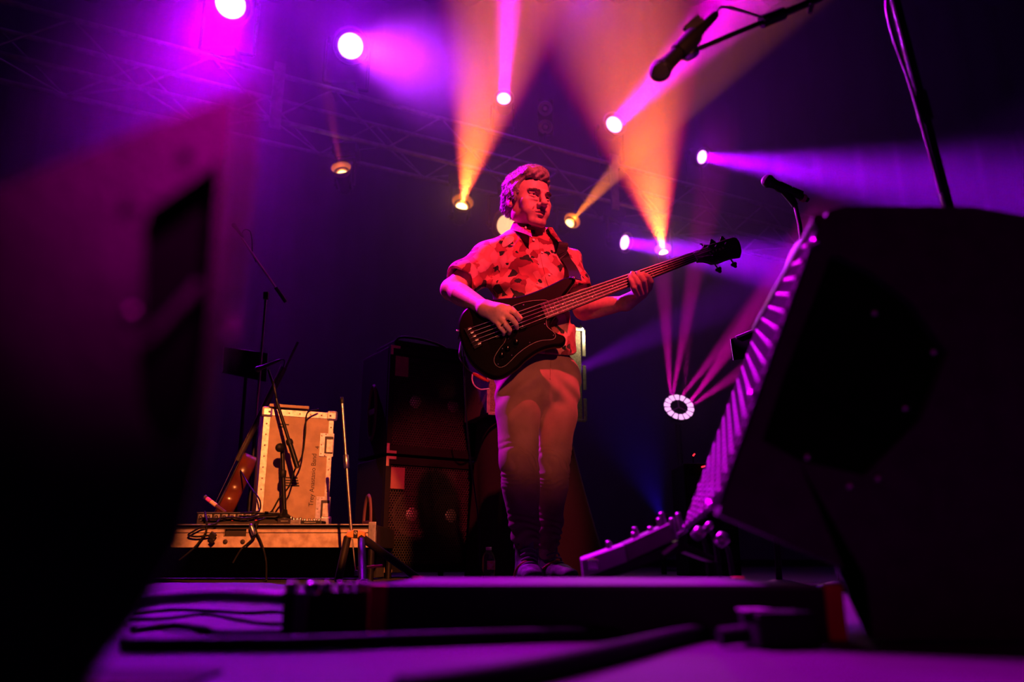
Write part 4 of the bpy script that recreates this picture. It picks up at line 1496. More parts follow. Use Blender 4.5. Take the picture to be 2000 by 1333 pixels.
for i, p in enumerate(path):
    t = i / (len(path) - 1)
    hints.append(Vector(LF) if t < 0.62 else Vector((0, 0, 1)) * 0.6 + Vector(LF) * 0.4)
band(path, 0.050, hints).build('strap', STRAP_M, bass, label='black leather strap over the left shoulder')
for (px, py) in ((1121, 545), (897, 645)):
    MB().lathe([(0.004, 0), (0.004, 0.006), (0.007, 0.008), (0.006, 0.012), (0, 0.0125)], G(px, py, -0.012) if px < 1000 else G(px, py, 0.0), GN if px > 1000 else Vector((-1, 0, 0)), 12).build('strap_button', NICK, bass)

# ring on the plucking hand
MB().tube([Vector((0.0105 * math.cos(a) , 0, 0)) * 0 + at(985, 634, 2.897) + Vector((0.0125 * math.cos(a), 0.0125 * math.sin(a) * 0.9, 0.0125 * math.cos(a) * .7)) for a in np.linspace(0, 2 * math.pi, 17)], 0.0038, 6, caps=False).build(
    'ring', mat('gold', (0.95, 0.66, 0.30), 0.25, 1.0), person, label='wide gold ring')

# instrument cable with red plug
cable = thing('instrument_cable', 'thin cable with red plug running from the bass down to the floor', 'cable', on_floor(945, 1150))
pl_a, pl_b = G(949, 738, -0.030), G(925, 725.5, -0.030)
dpl = (pl_b - pl_a).normalized()
MB().lathe([(0.002, -0.012), (0.0045, -0.012), (0.0045, 0.0), (0.0068, 0.002), (0.0075, 0.03), (0.0060, (pl_b - pl_a).length), (0.0035, (pl_b - pl_a).length + .004)], pl_a, dpl, 14).build(
    'plug', mat('red_plug', (0.80, 0.03, 0.03), 0.4), cable, label='red plug sleeve')
cp = [pl_b, G(913, 717, -0.034), G(903, 703, -0.04), G(897, 690, -0.05), G(896, 676, -0.06), at(901, 668, 3.14), at(905, 690, 3.15), at(907, 730, 3.16), at(910, 800, 3.17), at(917, 880, 3.19), at(927, 960, 3.22),
      at(936, 1030, 3.24), at(938, 1100, 3.26), Vector((at(942, 1130, 3.3).x, 3.3, 0.012)), Vector((-0.25, 3.6, 0.006))]
MB().tube(spline(cp, 7), 0.0032, 7).build('cord', BLACK_RUBBER, cable)

# ------------------------------------------------------------------ low riser with flight case, stands and boxes
Z3 = Vector((0, 0, 1))
TAN = mat('tan_case_board', (0.42, 0.31, 0.20), 0.6, var=0.25, vscale=14, bump=0.15, bscale=120)
PLY = mat('pale_aluminium_tray', (0.66, 0.55, 0.42), 0.5, 0.25, var=0.35, vscale=26, bump=0.1, bscale=160, color2=(0.42, 0.32, 0.24))
DARKB = mat('dark_paint', (0.030, 0.022, 0.022), 0.55, var=0.3)
RY = 3.85
zb, zt = at(500, 1070, RY).z, at(500, 1024.5, RY).z
xl, xr_ = -1.95, at(733, 1040, RY).x
riser = thing('low_riser', 'low pale metal gear platform with handle slot standing on black legs at left', 'platform', ((xl + xr_) / 2, RY + 0.35, 0))
za_, zc_ = at(500, 1034.5, RY).z, at(500, 1041.5, RY).z
xm = at(690, 1050, RY).x
# front: lower panel with a slot, a narrow upper lip, dark channel and bright top rail
slot = [at(437, 1038.5, RY).x, at(481, 1038.5, RY).x]
zs0, zs1 = at(450, 1048.5, RY).z, at(450, 1038.8, RY).z
fr = MB()
def slab(x0, x1, z0, z1, y=RY, d=0.02): fr.box(((x0 + x1) / 2, y + d / 2, (z0 + z1) / 2), (x1 - x0, d, z1 - z0), None, 0.0012)
slab(xl, slot[0], zb, zc_ - 0.0015); slab(slot[1], xr_, zb, zc_ - 0.0015); slab(slot[0], slot[1], zb, zs0)
fr.build('front_panel', PLY, riser)
fr = MB(); slab(xl, slot[0], zc_ + 0.0015, za_); slab(slot[1], xr_, zc_ + 0.0015, za_)
fr.build('front_lip', PLY, riser)
MB().box(((slot[0] + slot[1]) / 2, RY + 0.03, (zs0 + zs1) / 2), (slot[1] - slot[0], 0.012, zs1 - zs0 + 0.01), None, 0.003).build('handle_slot', DARKB, riser)
MB().tube([(slot[0], RY + 0.004, zs0), (slot[1], RY + 0.004, zs0)], 0.003, 6).build('slot_rim', DARKB, riser)
MB().box(((xl + xr_) / 2, RY + 0.03, (za_ + zt) / 2), (xr_ - xl, 0.02, zt - za_), None, 0.001).build('channel', DARKB, riser)
MB().box(((xl + xr_) / 2, RY + 0.008, zt - 0.002), (xr_ - xl, 0.022, 0.005), None, 0.001).build('top_rail', ALU, riser)
MB().box(((xl + xr_) / 2, RY + 0.335, (zb + zt) / 2), (xr_ - xl, 0.58, zt - zb - 0.004), None, 0.004).build('tray', DARKB, riser)
for px in (440, 474):
    p = at(px, 1059, RY)
    MB().lathe([(0.0115, -0.004), (0.0115, 0.0015), (0.006, 0.003), (0, 0.003)], p, (0, -1, 0), 12).build('bolt', DARKB, riser)
pe = at(727, 1040, RY)
MB().box((pe.x, RY - 0.004, (zb + zt) / 2 + 0.01), (0.035, 0.012, zt - zb), None, 0.002).build('corner_post', STEEL, riser)
MB().box(((xl + xr_) / 2, RY + 0.51, zb / 2 + 0.004), (xr_ - xl - 0.10, 0.26, zb - 0.008), None, 0.004).build('shade_block', FABRIC_BLACK, riser)  # black block added to keep the space under the tray dark
for (x, y) in ((xl + .02, RY + .03), (xr_ - .02, RY + .03), (xl + .02, RY + .60), (xr_ - .02, RY + .60)):
    MB().tube([(x, y, 0), (x, y, zb)], 0.016, 8).build('leg', BLACK_METAL, riser)

# flight case standing on the riser
cl0 = at(497, 1012, 4.06); cl0.z = zt + 0.011
cr0 = at(643, 1015, 4.20); cr0.z = zt + 0.011
cx = (cr0 - cl0); CW = cx.length; cx.normalize()
cn = Vector((cx.y, -cx.x, 0))                      # faces the camera
CH = at(513, 797, 4.06).z - zt - 0.011
case = thing('flight_case', 'upright tan flight case with metal edges and stencilled lettering on the low platform', 'flight case', (cl0 + cr0) / 2 - cn * 0.13)
def CP(u, v, o=0.0): return cl0 + cx * (u * CW) + Z3 * (v * CH) + cn * o
RC = Matrix((cx, -cn, Z3)).transposed()
MB().box(CP(.5, .5, -0.13), (CW - 0.01, 0.25, CH - 0.01), RC, 0.004).build('body', TAN, case)
MB().box(CP(.5, .5, -0.004), (CW - 0.05, 0.012, CH - 0.05), RC, 0.002).build('front_panel', TAN, case)
def edge(u0, v0, u1, v1, wid):
    a, b = CP(u0, v0, 0.003), CP(u1, v1, 0.003)
    L_ = (b - a).length; d = (b - a).normalized(); s_ = cn.cross(d)
    MB().box((a + b) / 2, (L_, 0.006, wid), Matrix((d, cn, s_)).transposed(), 0.0015).build('metal_edge', ALU, case)
edge(0.055, 0.02, 0.055, 0.93, 0.034); edge(0.945, 0.02, 0.945, 0.93, 0.026); edge(0.11, 0.965, 0.90, 0.965, 0.034); edge(0.11, 0.02, 0.9, 0.02, 0.028)
for (u, v) in ((0.05, 0.965), (0.955, 0.965), (0.05, 0.03), (0.955, 0.03)):
    cb = MB().box(CP(u, v, -0.006), (0.055, 0.04, 0.055), RC, 0.012).build('ball_corner', STEEL, case)
    MB().lathe([(0.006, 0), (0.005, 0.003), (0, 0.004)], CP(u + (0.03 if u < .5 else -.03), v, 0.014), cn, 10).build('rivet', ALU, cb)
rv = MB()
for i in range(9):
    for (u, v) in ((0.055, 0.1 + i * 0.095), (0.945, 0.1 + i * 0.095)):
        rv = MB().lathe([(0.0045, 0), (0.0035, 0.002), (0, 0.0026)], CP(u, v, 0.006), cn, 8)
        rv.build('rivet', ALU, case)
for i in range(5):
    MB().lathe([(0.0045, 0), (0.0035, 0.002), (0, 0.0026)], CP(0.2 + i * .15, 0.965, 0.006), cn, 8).build('rivet', ALU, case)
for v in (0.70, 0.135):
    lt = MB().box(CP(0.90, v, 0.003), (0.075, 0.006, 0.125), RC, 0.004).build('latch_plate', STEEL, case)
    MB().box(CP(0.93, v, 0.006), (0.044, 0.006, 0.090), RC, 0.003).build('latch_recess', DARKB, lt)
    MB().box(CP(0.94, v - 0.01, 0.011), (0.034, 0.006, 0.070), RC, 0.003).build('latch', ALU, lt)
    for (du, dv) in ((-.075, .08), (-.075, 0), (-.075, -.08), (-.02, .095), (-.02, -.095)):
        MB().lathe([(0.004, 0), (0.003, 0.002), (0, 0.0024)], CP(0.90 + du, v + dv, 0.006), cn, 8).build('rivet', ALU, lt)
INK = mat('stencil_ink', (0.02, 0.018, 0.018), 0.7)
def ctext(body, size, u, v, ang=90, sp=1.0):
    d = cx * math.cos(math.radians(ang)) + Z3 * math.sin(math.radians(ang))
    e = -cx * math.sin(math.radians(ang)) + Z3 * math.cos(math.radians(ang))
    text_mesh('stencil_lettering', body, size, CP(u, v, 0.0024), d, e, INK, case, 0.0004, sp)
ctext('Trey Anastasio Band', 0.0335, 0.765, 0.155, 90, 0.97)
ctext('2', 0.07, 0.245, 0.055, 90)
ctext('4', 0.03, 0.80, 0.66, 90)
for q in range(4):
    a, b = CP(0.33, 0.335 + 0.022 * q, 0.0024), CP(0.56 - 0.01 * q, 0.325 + 0.022 * q, 0.0024)
    MB().box((a + b) / 2, ((b - a).length, 0.0008, 0.008), RC).build('stencil_stripe', INK, case)
for (u0, v0, u1, v1) in ((0.22, 0.86, 0.36, 0.865), (0.23, 0.845, 0.33, 0.835)):
    a, b = CP(u0, v0, 0.0024), CP(u1, v1, 0.0024)
    MB().box((a + b) / 2, ((b - a).length, 0.0008, 0.007), RC).build('stencil_stripe', INK, case)
MB().box(CP(0.34, 1.02, -0.03), (0.20, 0.12, 0.016), RC, 0.003).build('lid_board', TAN, None, origin=CP(0.34, 1.0, -.03), label='small flat board lying on top of the tan flight case', cat='board')

# patch box with a row of sockets on the riser
pb0, pb1 = at(384, 1010, 3.95), at(543, 1010, 3.95)
ph = at(450, 1002, 3.95).z
pbx = thing('patch_box', 'long black patch box with a row of lit sockets on the low platform', 'patch box', ((pb0.x + pb1.x) / 2, 3.99, zt))
MB().box(((pb0.x + pb1.x) / 2, 4.0, (zt + ph) / 2), (pb1.x - pb0.x, 0.09, ph - zt), None, 0.002).build('body', DARKB, pbx)
MB().box(((pb0.x + pb1.x) / 2, 3.952, ph), (pb1.x - pb0.x, 0.01, 0.004)).build('top_rail', STEEL, pbx)
for i in range(8):
    px = 393 + 15.3 * i
    a = at(px, 1009, 3.952)
    so_ = MB().box((a.x, 3.952, ph - 0.018), (0.026, 0.006, 0.022), None, 0.002).build('socket', ALU, pbx)
    MB().lathe([(0.008, 0), (0.008, 0.004), (0.004, 0.004), (0.004, 0)], (a.x, 3.948, ph - 0.020), (0, -1, 0), 12).build('socket_hole', DARKB, so_)
    MB().box((a.x + 0.002, 3.951, ph - 0.036), (0.010, 0.006, 0.006), None, 0.001).build('switch', mat('red_switch', (0.6, 0.05, 0.03), 0.4) if i % 3 == 1 else STEEL, so_)

# small effect boxes to the right of it
def pedal(label, px, w, h_, Y, colr, n=3):
    c = at(px, 1015, Y)
    t = thing('effect_pedal', label, 'pedal', (c.x, Y + 0.04, zt), 'small effect boxes on the low platform')
    MB().box((c.x, Y + 0.05, zt + h_ / 2), (w, 0.10, h_), None, 0.004).build('body', mat('pedal_%s' % colr[0], colr[1], 0.45, 0.2, var=.3), t)
    for i in range(n):
        kx = c.x + w * (-0.32 + 0.64 * i / max(1, n - 1))
        MB().lathe([(0.006, 0), (0.006, 0.010), (0.004, 0.012), (0, 0.012)], (kx, Y + 0.03, zt + h_), (0, 0, 1), 10).build('knob', STEEL, t)
    MB().box((c.x, Y - 0.001, zt + h_ * 0.6), (w * 0.5, 0.003, 0.004)).build('jack_strip', ALU, t)
    return t
pedal('small dark effect box beside the end of the patch box', 556, 0.07, 0.030, 3.93, ('dark', (0.04, 0.03, 0.04)))
pedal('small silver effect box under the short microphone stand', 577, 0.05, 0.024, 3.92, ('silver', (0.3, 0.28, 0.3)))
pedal('flat black effect box at the foot of the flight case', 606, 0.11, 0.020, 3.93, ('black', (0.02, 0.02, 0.022)), 4)


def mic(name, label, tip, tail, r=0.017, grp=None):
    """handheld microphone: ball grille at tip, body to tail"""
    tip, tail = Vector(tip), Vector(tail)
    d = (tail - tip).normalized(); L_ = (tail - tip).length
    t = thing(name, label, 'microphone', tip + d * L_ * 0.5, grp)
    R_ = r * 1.45
    prof = [(0, 0)] + [(R_ * math.sin(a), R_ - R_ * math.cos(a)) for a in np.linspace(0.2, 1.75, 9)] + [(R_ * 0.9, R_ * 1.5)]
    MB().lathe(prof, tip, d, 20).build('grille', mat('mic_mesh', (0.05, 0.05, 0.055), 0.5, 0.6, bump=1.0, bscale=700), t)
    MB().lathe([(R_ * 1.02, R_ * 1.05), (R_ * 1.05, R_ * 1.15), (R_ * 1.02, R_ * 1.28)], tip, d, 20).build('band', BLACK_METAL, t)
    MB().lathe([(R_ * 0.9, R_ * 1.5), (r * 1.05, R_ * 2.1), (r * 0.82, L_ * 0.6), (r * 0.62, L_ * 0.93), (r * 0.55, L_), (0, L_)], tip, d, 20).build('body', BLACK_PLASTIC, t)
    return t, d


def wire(name, label, pts, r=0.003, group=None, m=None, cat='cable'):
    P = spline(pts, 8)
    o = MB().tube(P, r, 7).build(name, m or BLACK_RUBBER, None, origin=P[0])
    return tag(o, label, cat, group)


# tall boom stand behind the riser
TS = 4.62
st1 = thing('boom_microphone_stand', 'tall thin boom microphone stand behind the low platform at left', 'microphone stand', (at(484, 1040, TS).x, TS, 0))
top = at(519.5, 578, TS); bot = Vector((at(486, 1010, TS).x, TS, 0.0))
bot = Vector((top.x * 0.3 + bot.x * 0.7, TS, 0)) if abs(top.x - bot.x) > 0.3 else bot
midp = bot + (top - bot) * 0.5
POLE = mat('stand_chrome', (0.42, 0.36, 0.33), 0.3, 0.9, var=.2)
MB().tube([bot + Z3 * 0.05, midp], 0.0115, 10).build('lower_pole', BLACK_METAL, st1)
MB().tube([midp, top], 0.0075, 10).build('upper_pole', POLE, st1)
MB().lathe([(0.014, -.03), (0.015, .03), (0.009, .035)], midp, (top - bot).normalized(), 12).build('clutch', BLACK_PLASTIC, st1)
b0, b1 = at(471, 464, TS - .15), at(558, 590, TS + .1)
bm_ = MB().tube([b0, b1], 0.0065, 8).build('boom', POLE, st1)
MB().tube([b1 - (b1 - b0).normalized() * 0.11, b1], 0.012, 10).build('counterweight', BLACK_METAL, bm_)
MB().box(top, (0.03, 0.03, 0.045), None, 0.006).build('swivel', BLACK_PLASTIC, st1)
for k in range(3):
    a = k * 2.094 + 0.4
    MB().tube([bot + Z3 * 0.10, bot + Vector((0.26 * math.cos(a), 0.26 * math.sin(a) , 0.012))], 0.008, 8).build('leg', BLACK_METAL, st1)
d_ = (b0 - b1).normalized()
mic('microphone', 'small microphone at the raised end of the tall boom stand', b0 + d_ * 0.09 + Z3 * .01, b0 + d_ * -0.02 + Z3 * 0.018, 0.011)
wire('microphone_cable', 'thin cable looping off the end of the tall boom stand', [b0 + Z3 * 0.02, at(477, 449, TS - .14), at(488, 452, TS - .12), at(492, 470, TS - .1), at(493, 495, TS - .08), at(500, 512, TS - .05)], 0.003)

# short boom stand on the riser, in front of the flight case
S2 = 3.98
st2 = thing('short_microphone_stand', 'short black boom stand on the low platform in front of the flight case', 'microphone stand', (at(556, 1000, S2).x, S2, zt + 0.026))
base = Vector((at(556, 1000, S2).x, S2, zt + 0.0255))
e1 = at(551, 872, S2)
MB().lathe([(0.046, 0), (0.046, 0.010), (0.034, 0.018), (0.016, 0.030), (0.012, 0.05), (0, 0.05)], base, (0, 0, 1), 20).build('base', BLACK_METAL, st2)
MB().tube([base + Z3 * 0.03, e1], 0.0105, 10).build('shaft', BLACK_METAL, st2)
MB().lathe([(0.012, -.02), (0.017, -.015), (0.017, .015), (0.012, .02)], base + (e1 - base) * 0.62, (0, 0, 1), 12).build('clutch', BLACK_PLASTIC, st2)
q0, q1 = at(581, 914, S2 - .02), at(541, 786, S2 + .02)
MB().tube([q0, q0 + (q1 - q0) * 0.42], 0.013, 10).build('boom_outer', BLACK_METAL, st2)
MB().tube([q0 + (q1 - q0) * 0.40, q1], 0.0085, 10).build('boom', BLACK_METAL, st2)
MB().lathe([(0.016, -.012), (0.018, 0), (0.016, .012)], q0 + (q1 - q0) * 0.38, (q1 - q0).normalized(), 12).build('collar', BLACK_PLASTIC, st2)
MB().lathe([(0, -.01), (0.022, -.008), (0.022, .008), (0, .01)], at(547, 875, S2 - .03), (0.6, -0.8, 0), 14).build('wing_knob', BLACK_PLASTIC, st2)
g_ = spline([q1, at(536, 758, S2 + .02), at(528, 735, S2 + .02), at(524, 722, S2 + .01)], 5)
MB().tube(g_, 0.0065, 8).build('gooseneck', BLACK_METAL, st2)
mic('microphone', 'dark microphone with copper trim above the short boom stand', at(498, 724, S2), at(548, 703, S2 + .02), 0.011)
wire('microphone_cable', 'thin cable hanging from the microphone over the flight case', [at(548, 703, S2 + .02), at(555, 704, S2 + .02), at(553, 718, S2 + .01), at(542, 735, S2), at(534, 752, S2), at(540, 778, S2 - .02)], 0.003)
wire('microphone_cable', 'black cable falling down the front of the flight case', [at(622, 800, 4.12), at(600, 808, 4.06), at(596, 850, 4.03), at(590, 890, 4.02), at(576, 918, 4.0), at(565, 950, 4.0), at(545, 975, 4.0), at(530, 1000, 3.97), Vector((at(522, 1010, 3.97).x, 3.93, zt + 0.06))], 0.0042)
wire('microphone_cable', 'black cable curving beside the left edge of the flight case', [at(470, 920, 4.3), at(488, 950, 4.1), at(506, 975, 4.0), at(508, 995, 3.96), Vector((at(500, 1008, 3.94).x, 3.92, zt + 0.06)), Vector((at(470, 1010, 3.93).x, 3.92, zt + 0.055))], 0.0040)
wire('patch_cable', 'black cable lying along the top of the patch box', [at(395, 1012, 3.93), at(420, 1014, 3.93), at(450, 1011, 3.93), at(480, 1013, 3.93), at(510, 1008, 3.93), at(545, 1006, 3.92)], 0.0045)
# cables hanging over the front of the riser
cbl = [[at(520, 1012, 3.87), at(500, 1020, 3.83), at(494, 1030, 3.825), at(497, 1048, 3.825), at(484, 1062, 3.825), at(470, 1075, 3.82), at(455, 1100, 3.82)],
       [at(400, 1000, 3.9), at(404, 1020, 3.84), at(402, 1040, 3.828), at(392, 1055, 3.825), at(378, 1072, 3.82), at(350, 1095, 3.82)],
       [at(505, 1018, 3.84), at(500, 1036, 3.825), at(508, 1055, 3.825), at(515, 1075, 3.82), at(520, 1100, 3.82), Vector((at(518, 1130, 3.7).x, 3.72, 0.006))],
       [at(430, 1014, 3.86), at(420, 1024, 3.83), at(395, 1030, 3.825), at(375, 1040, 3.825), at(368, 1046, 3.826), at(385, 1049, 3.826), at(412, 1046, 3.825)]]
lb = ['black cable with a plug hanging over the platform below the handle slot', 'black cable hanging over the left end of the platform', 'black cable dropping from the platform to the floor', 'black cable looped on the platform front, ending in a clip']
for P, l in zip(cbl, lb):
    w_ = wire('hanging_cable', l, P, 0.0045, 'cables hanging over the platform front')
pl_ = MB().lathe([(0.006, 0), (0.011, 0.006), (0.011, 0.045), (0.006, 0.055), (0, 0.055)], at(497, 1046, 3.815), (at(493, 1035, 3.815) - at(497, 1046, 3.815)), 12)
pl_.build('cable_plug', STEEL, None, origin=at(497, 1046, 3.815), label='metal cable plug hanging on the platform front', cat='plug')
ck = MB().box(at(415, 1047, 3.818), (0.030, 0.02, 0.030), Matrix.Rotation(0.6, 3, 'Y'), 0.005)
ck.box(at(414, 1056, 3.818), (0.022, 0.016, 0.022), Matrix.Rotation(0.8, 3, 'Y'), 0.004)
ck.build('cable_clip', BLACK_PLASTIC, None, origin=at(415, 1047, 3.818), label='black cable clip on the platform front', cat='clip')

# stick with a magenta tape band, thin rod
tp0, tp1 = at(401, 972, 4.02), at(440, 1004, 4.0)
tp1.z = max(tp1.z, ph + .003)
sk = thing('taped_stick', 'slanting stick with magenta tape behind the patch box', 'stick', tp1)
d = (tp1 - tp0)
MB().tube([tp0, tp1], 0.009, 10).build('shaft', mat('dark_wood', (0.09, 0.03, 0.04), 0.5), sk)
MB().tube([tp0 + d * .08, tp0 + d * .26], 0.0105, 10).build('tape', mat('magenta_tape', (0.9, 0.10, 0.75), 0.4), sk)
MB().tube([tp0 + d * .28, tp0 + d * .55], 0.0105, 10).build('paper_band', mat('paper_band', (0.7, 0.5, 0.35), 0.6), sk)
MB().tube([tp0 - d * .04, tp0 + d * .02], 0.011, 10).build('cap', STEEL, sk)

# hollow-body guitar leaning behind the patch box, seen nearly edge-on
GY = 4.40
ga = (at(492, 872, GY) - at(428, 1006, GY)).normalized()
gn = Vector((-0.93, -0.34, 0.10)); gn = (gn - ga * gn.dot(ga)).normalized()
gw = ga.cross(gn).normalized()
gb = at(443, 952, GY)
gt_ = thing('leaning_guitar', 'reddish-brown hollow guitar leaning on its side behind the patch box', 'guitar', at(430, 1004, GY))
SUNB = mat('red_brown_lacquer', (0.075, 0.014, 0.010), 0.28, coat=0.3, var=0.4, vscale=8, color2=(0.13, 0.03, 0.012))
ol = []
for k in range(40):
    a = 2 * math.pi * k / 40
    sx = math.cos(a); sy = math.sin(a)
    wv = 0.155 if sx < 0 else 0.125
    waist = 1 - 0.20 * math.exp(-((sx - 0.15) / 0.28) ** 2)
    ol.append(gb + ga * (0.205 * sx) + gw * (wv * sy * waist))
MB().prism(ol, -gn * 0.085, 0.010, True).build('body', SUNB, gt_)
MB().tube([ol[k] for k in range(40)] + [ol[0]], 0.003, 6, caps=False).build('binding', DARKB, gt_)
MB().tube([gb + ga * 0.15 + gn * 0.01, gb + ga * 0.72 + gn * 0.0], 0.018, 8).build('neck', DARKB, gt_)
MB().prism([gb + ga * 0.72 + gw * 0.03, gb + ga * 0.88 + gw * 0.035, gb + ga * 0.88 - gw * 0.035, gb + ga * 0.72 - gw * 0.03], -gn * 0.014, 0.002).build('headstock', DARKB, gt_)
for k in range(4):
    MB().tube([gb - ga * 0.10 + gw * (0.02 - 0.013 * k) + gn * 0.018, gb + ga * 0.73 + gw * (0.016 - 0.010 * k) + gn * 0.022], 0.0008, 4).build('string', STRING, gt_)

# music stand at far left
MY = 4.75
ms = thing('music_stand', 'dark music stand behind the platform at far left, edge lit orange', 'music stand', (at(470, 900, MY).x, MY, 0))
A_, B_, C_, D_ = at(437, 678, MY), at(434, 727, MY - .05), at(520, 745, MY - .05), at(523, 690, MY)
MB().prism([A_, B_, C_, D_], Vector((0.0, 0.010, 0.002)), 0.001).build('desk', BLACK_METAL, ms)
MB().tube([A_, B_], 0.004, 6).build('edge_rail', ALU, ms)
MB().tube([B_, C_], 0.005, 6).build('lip', BLACK_METAL, ms)
mp = (B_ + C_) / 2
MB().tube([mp + Vector((0, 0.03, 0.06)), Vector((mp.x, MY + .02, 0.02))], 0.011, 8).build('pole', BLACK_METAL, ms)
for k in range(3):
    a = k * 2.094 + 0.3
    MB().tube([(mp.x, MY + .02, 0.10), (mp.x + 0.24 * math.cos(a), MY + .02 + 0.24 * math.sin(a), 0.01)], 0.008, 8).build('leg', BLACK_METAL, ms)

# tripod stand with the amber-lit hub
TY = 3.45
tr = thing('tripod_stand', 'tripod stand with amber-lit hub and thin pole right of the platform', 'stand', (at(693, 1100, TY).x, TY, 0))
hub = at(693, 1044, TY)
LIT_ORANGE = mat('amber_lit_plastic', (0.85, 0.30, 0.08), 0.4, var=.15)  # amber light on hub and spreader put into their colour
o_ = [at(px, py, TY) for (px, py) in ((674, 1046), (680, 1038), (692, 1036), (704, 1037), (712, 1041), (712, 1052), (690, 1052), (684, 1051), (678, 1050))]
hb = MB().prism(o_, Vector((0, 0.04, 0)), 0.004).build('hub', LIT_ORANGE, tr)
MB().box(at(694.5, 1044, TY - 0.001), (0.018, 0.004, 0.032), None, 0.001).build('badge', BLACK_PLASTIC, hb)
lg = MB().tube([at(694.5 + 2.6 * math.cos(a), 1041.5 + 2.6 * math.sin(a), TY - 0.004) for a in np.linspace(0, 2 * math.pi, 15)], 0.0008, 5, caps=False)
lg.tube([at(692.5, 1043.5, TY - 0.004), at(696.5, 1040, TY - 0.004)], 0.0008, 5)
lg.build('badge_emblem', mat('badge_ink', (0.8, 0.75, 0.7), 0.5), hb)
MB().lathe([(0.003, 0), (0.0025, 0.001), (0, 0.001)], at(706, 1046.5, TY - .0005), (0, -1, 0), 8).build('bolt', BLACK_METAL, hb)
pt_, pb_ = at(668, 785, TY + 0.05), at(686, 1036, TY + 0.015)
MB().tube([pb_, pt_], 0.0065, 10).build('pole', POLE, tr)
c_ = pb_ + (pt_ - pb_) * 0.52
MB().lathe([(0.010, -.03), (0.012, -.028), (0.012, .028), (0.010, .03)], c_, (pt_ - pb_).normalized(), 12).build('clutch', STEEL, tr)
MB().tube([at(688, 1053, TY + .01), at(694, 1114, TY + .005)], 0.0035, 8).build('lower_rod', POLE, tr)
MB().box(at(695.5, 1120, TY), (0.014, 0.012, 0.022), None, 0.002).build('rod_foot', ALU, tr)
for (px, fx, fy) in ((679, on_floor(632, 1146).x, TY - .05), (706, on_floor(812, 1140).x, TY + .25), (706, at(709, 1140, TY - 0.3).x, TY - .30)):
    MB().tube([at(px, 1050, TY + .02), Vector((fx, fy, 0.012))], 0.0165, 10).build('leg', mat('dull_black_tube', (0.014, 0.011, 0.014), 0.5, spec=0.15), tr)
MB().tube([at(698, 1110, TY - .02), at(746, 1106, TY + .1)], 0.006, 8).build('spreader', LIT_ORANGE, tr)
MB().lathe([(0.0075, -0.01), (0.009, 0.0), (0.008, 0.02), (0, 0.022)], pt_, (pt_ - pb_).normalized(), 12).build('pole_cap', BLACK_PLASTIC, tr)

# ------------------------------------------------------------------ bass cabinets
def hexgrid(mb, o, u, v, n, W_, H_, pitch, bar, th):
    """perforated sheet: hexagonal cells with raised walls"""
    r = pitch / math.sqrt(3)
    nx = int(W_ / pitch); ny = int(H_ / (1.5 * r))
    vs, fs = [], []
    for j in range(ny):
        for i in range(nx):
            cx_ = (i + 0.5 + 0.5 * (j % 2)) * pitch; cy_ = (j + 0.6) * 1.5 * r
            if cx_ > W_ - pitch * 0.4 or cy_ > H_ - r: continue
            b = len(vs)
            for k in range(6):
                a = math.radians(60 * k + 30)
                for (rr, dz) in ((r, 0.0), (r - bar, th)):
                    vs.append(o + u * (cx_ + rr * math.cos(a)) + v * (cy_ + rr * math.sin(a)) + n * dz)
            for k in range(6):
                k2 = (k + 1) % 6
                fs.append((b + 2 * k, b + 2 * k2, b + 2 * k2 + 1, b + 2 * k + 1))
    return mb.add(vs, fs)

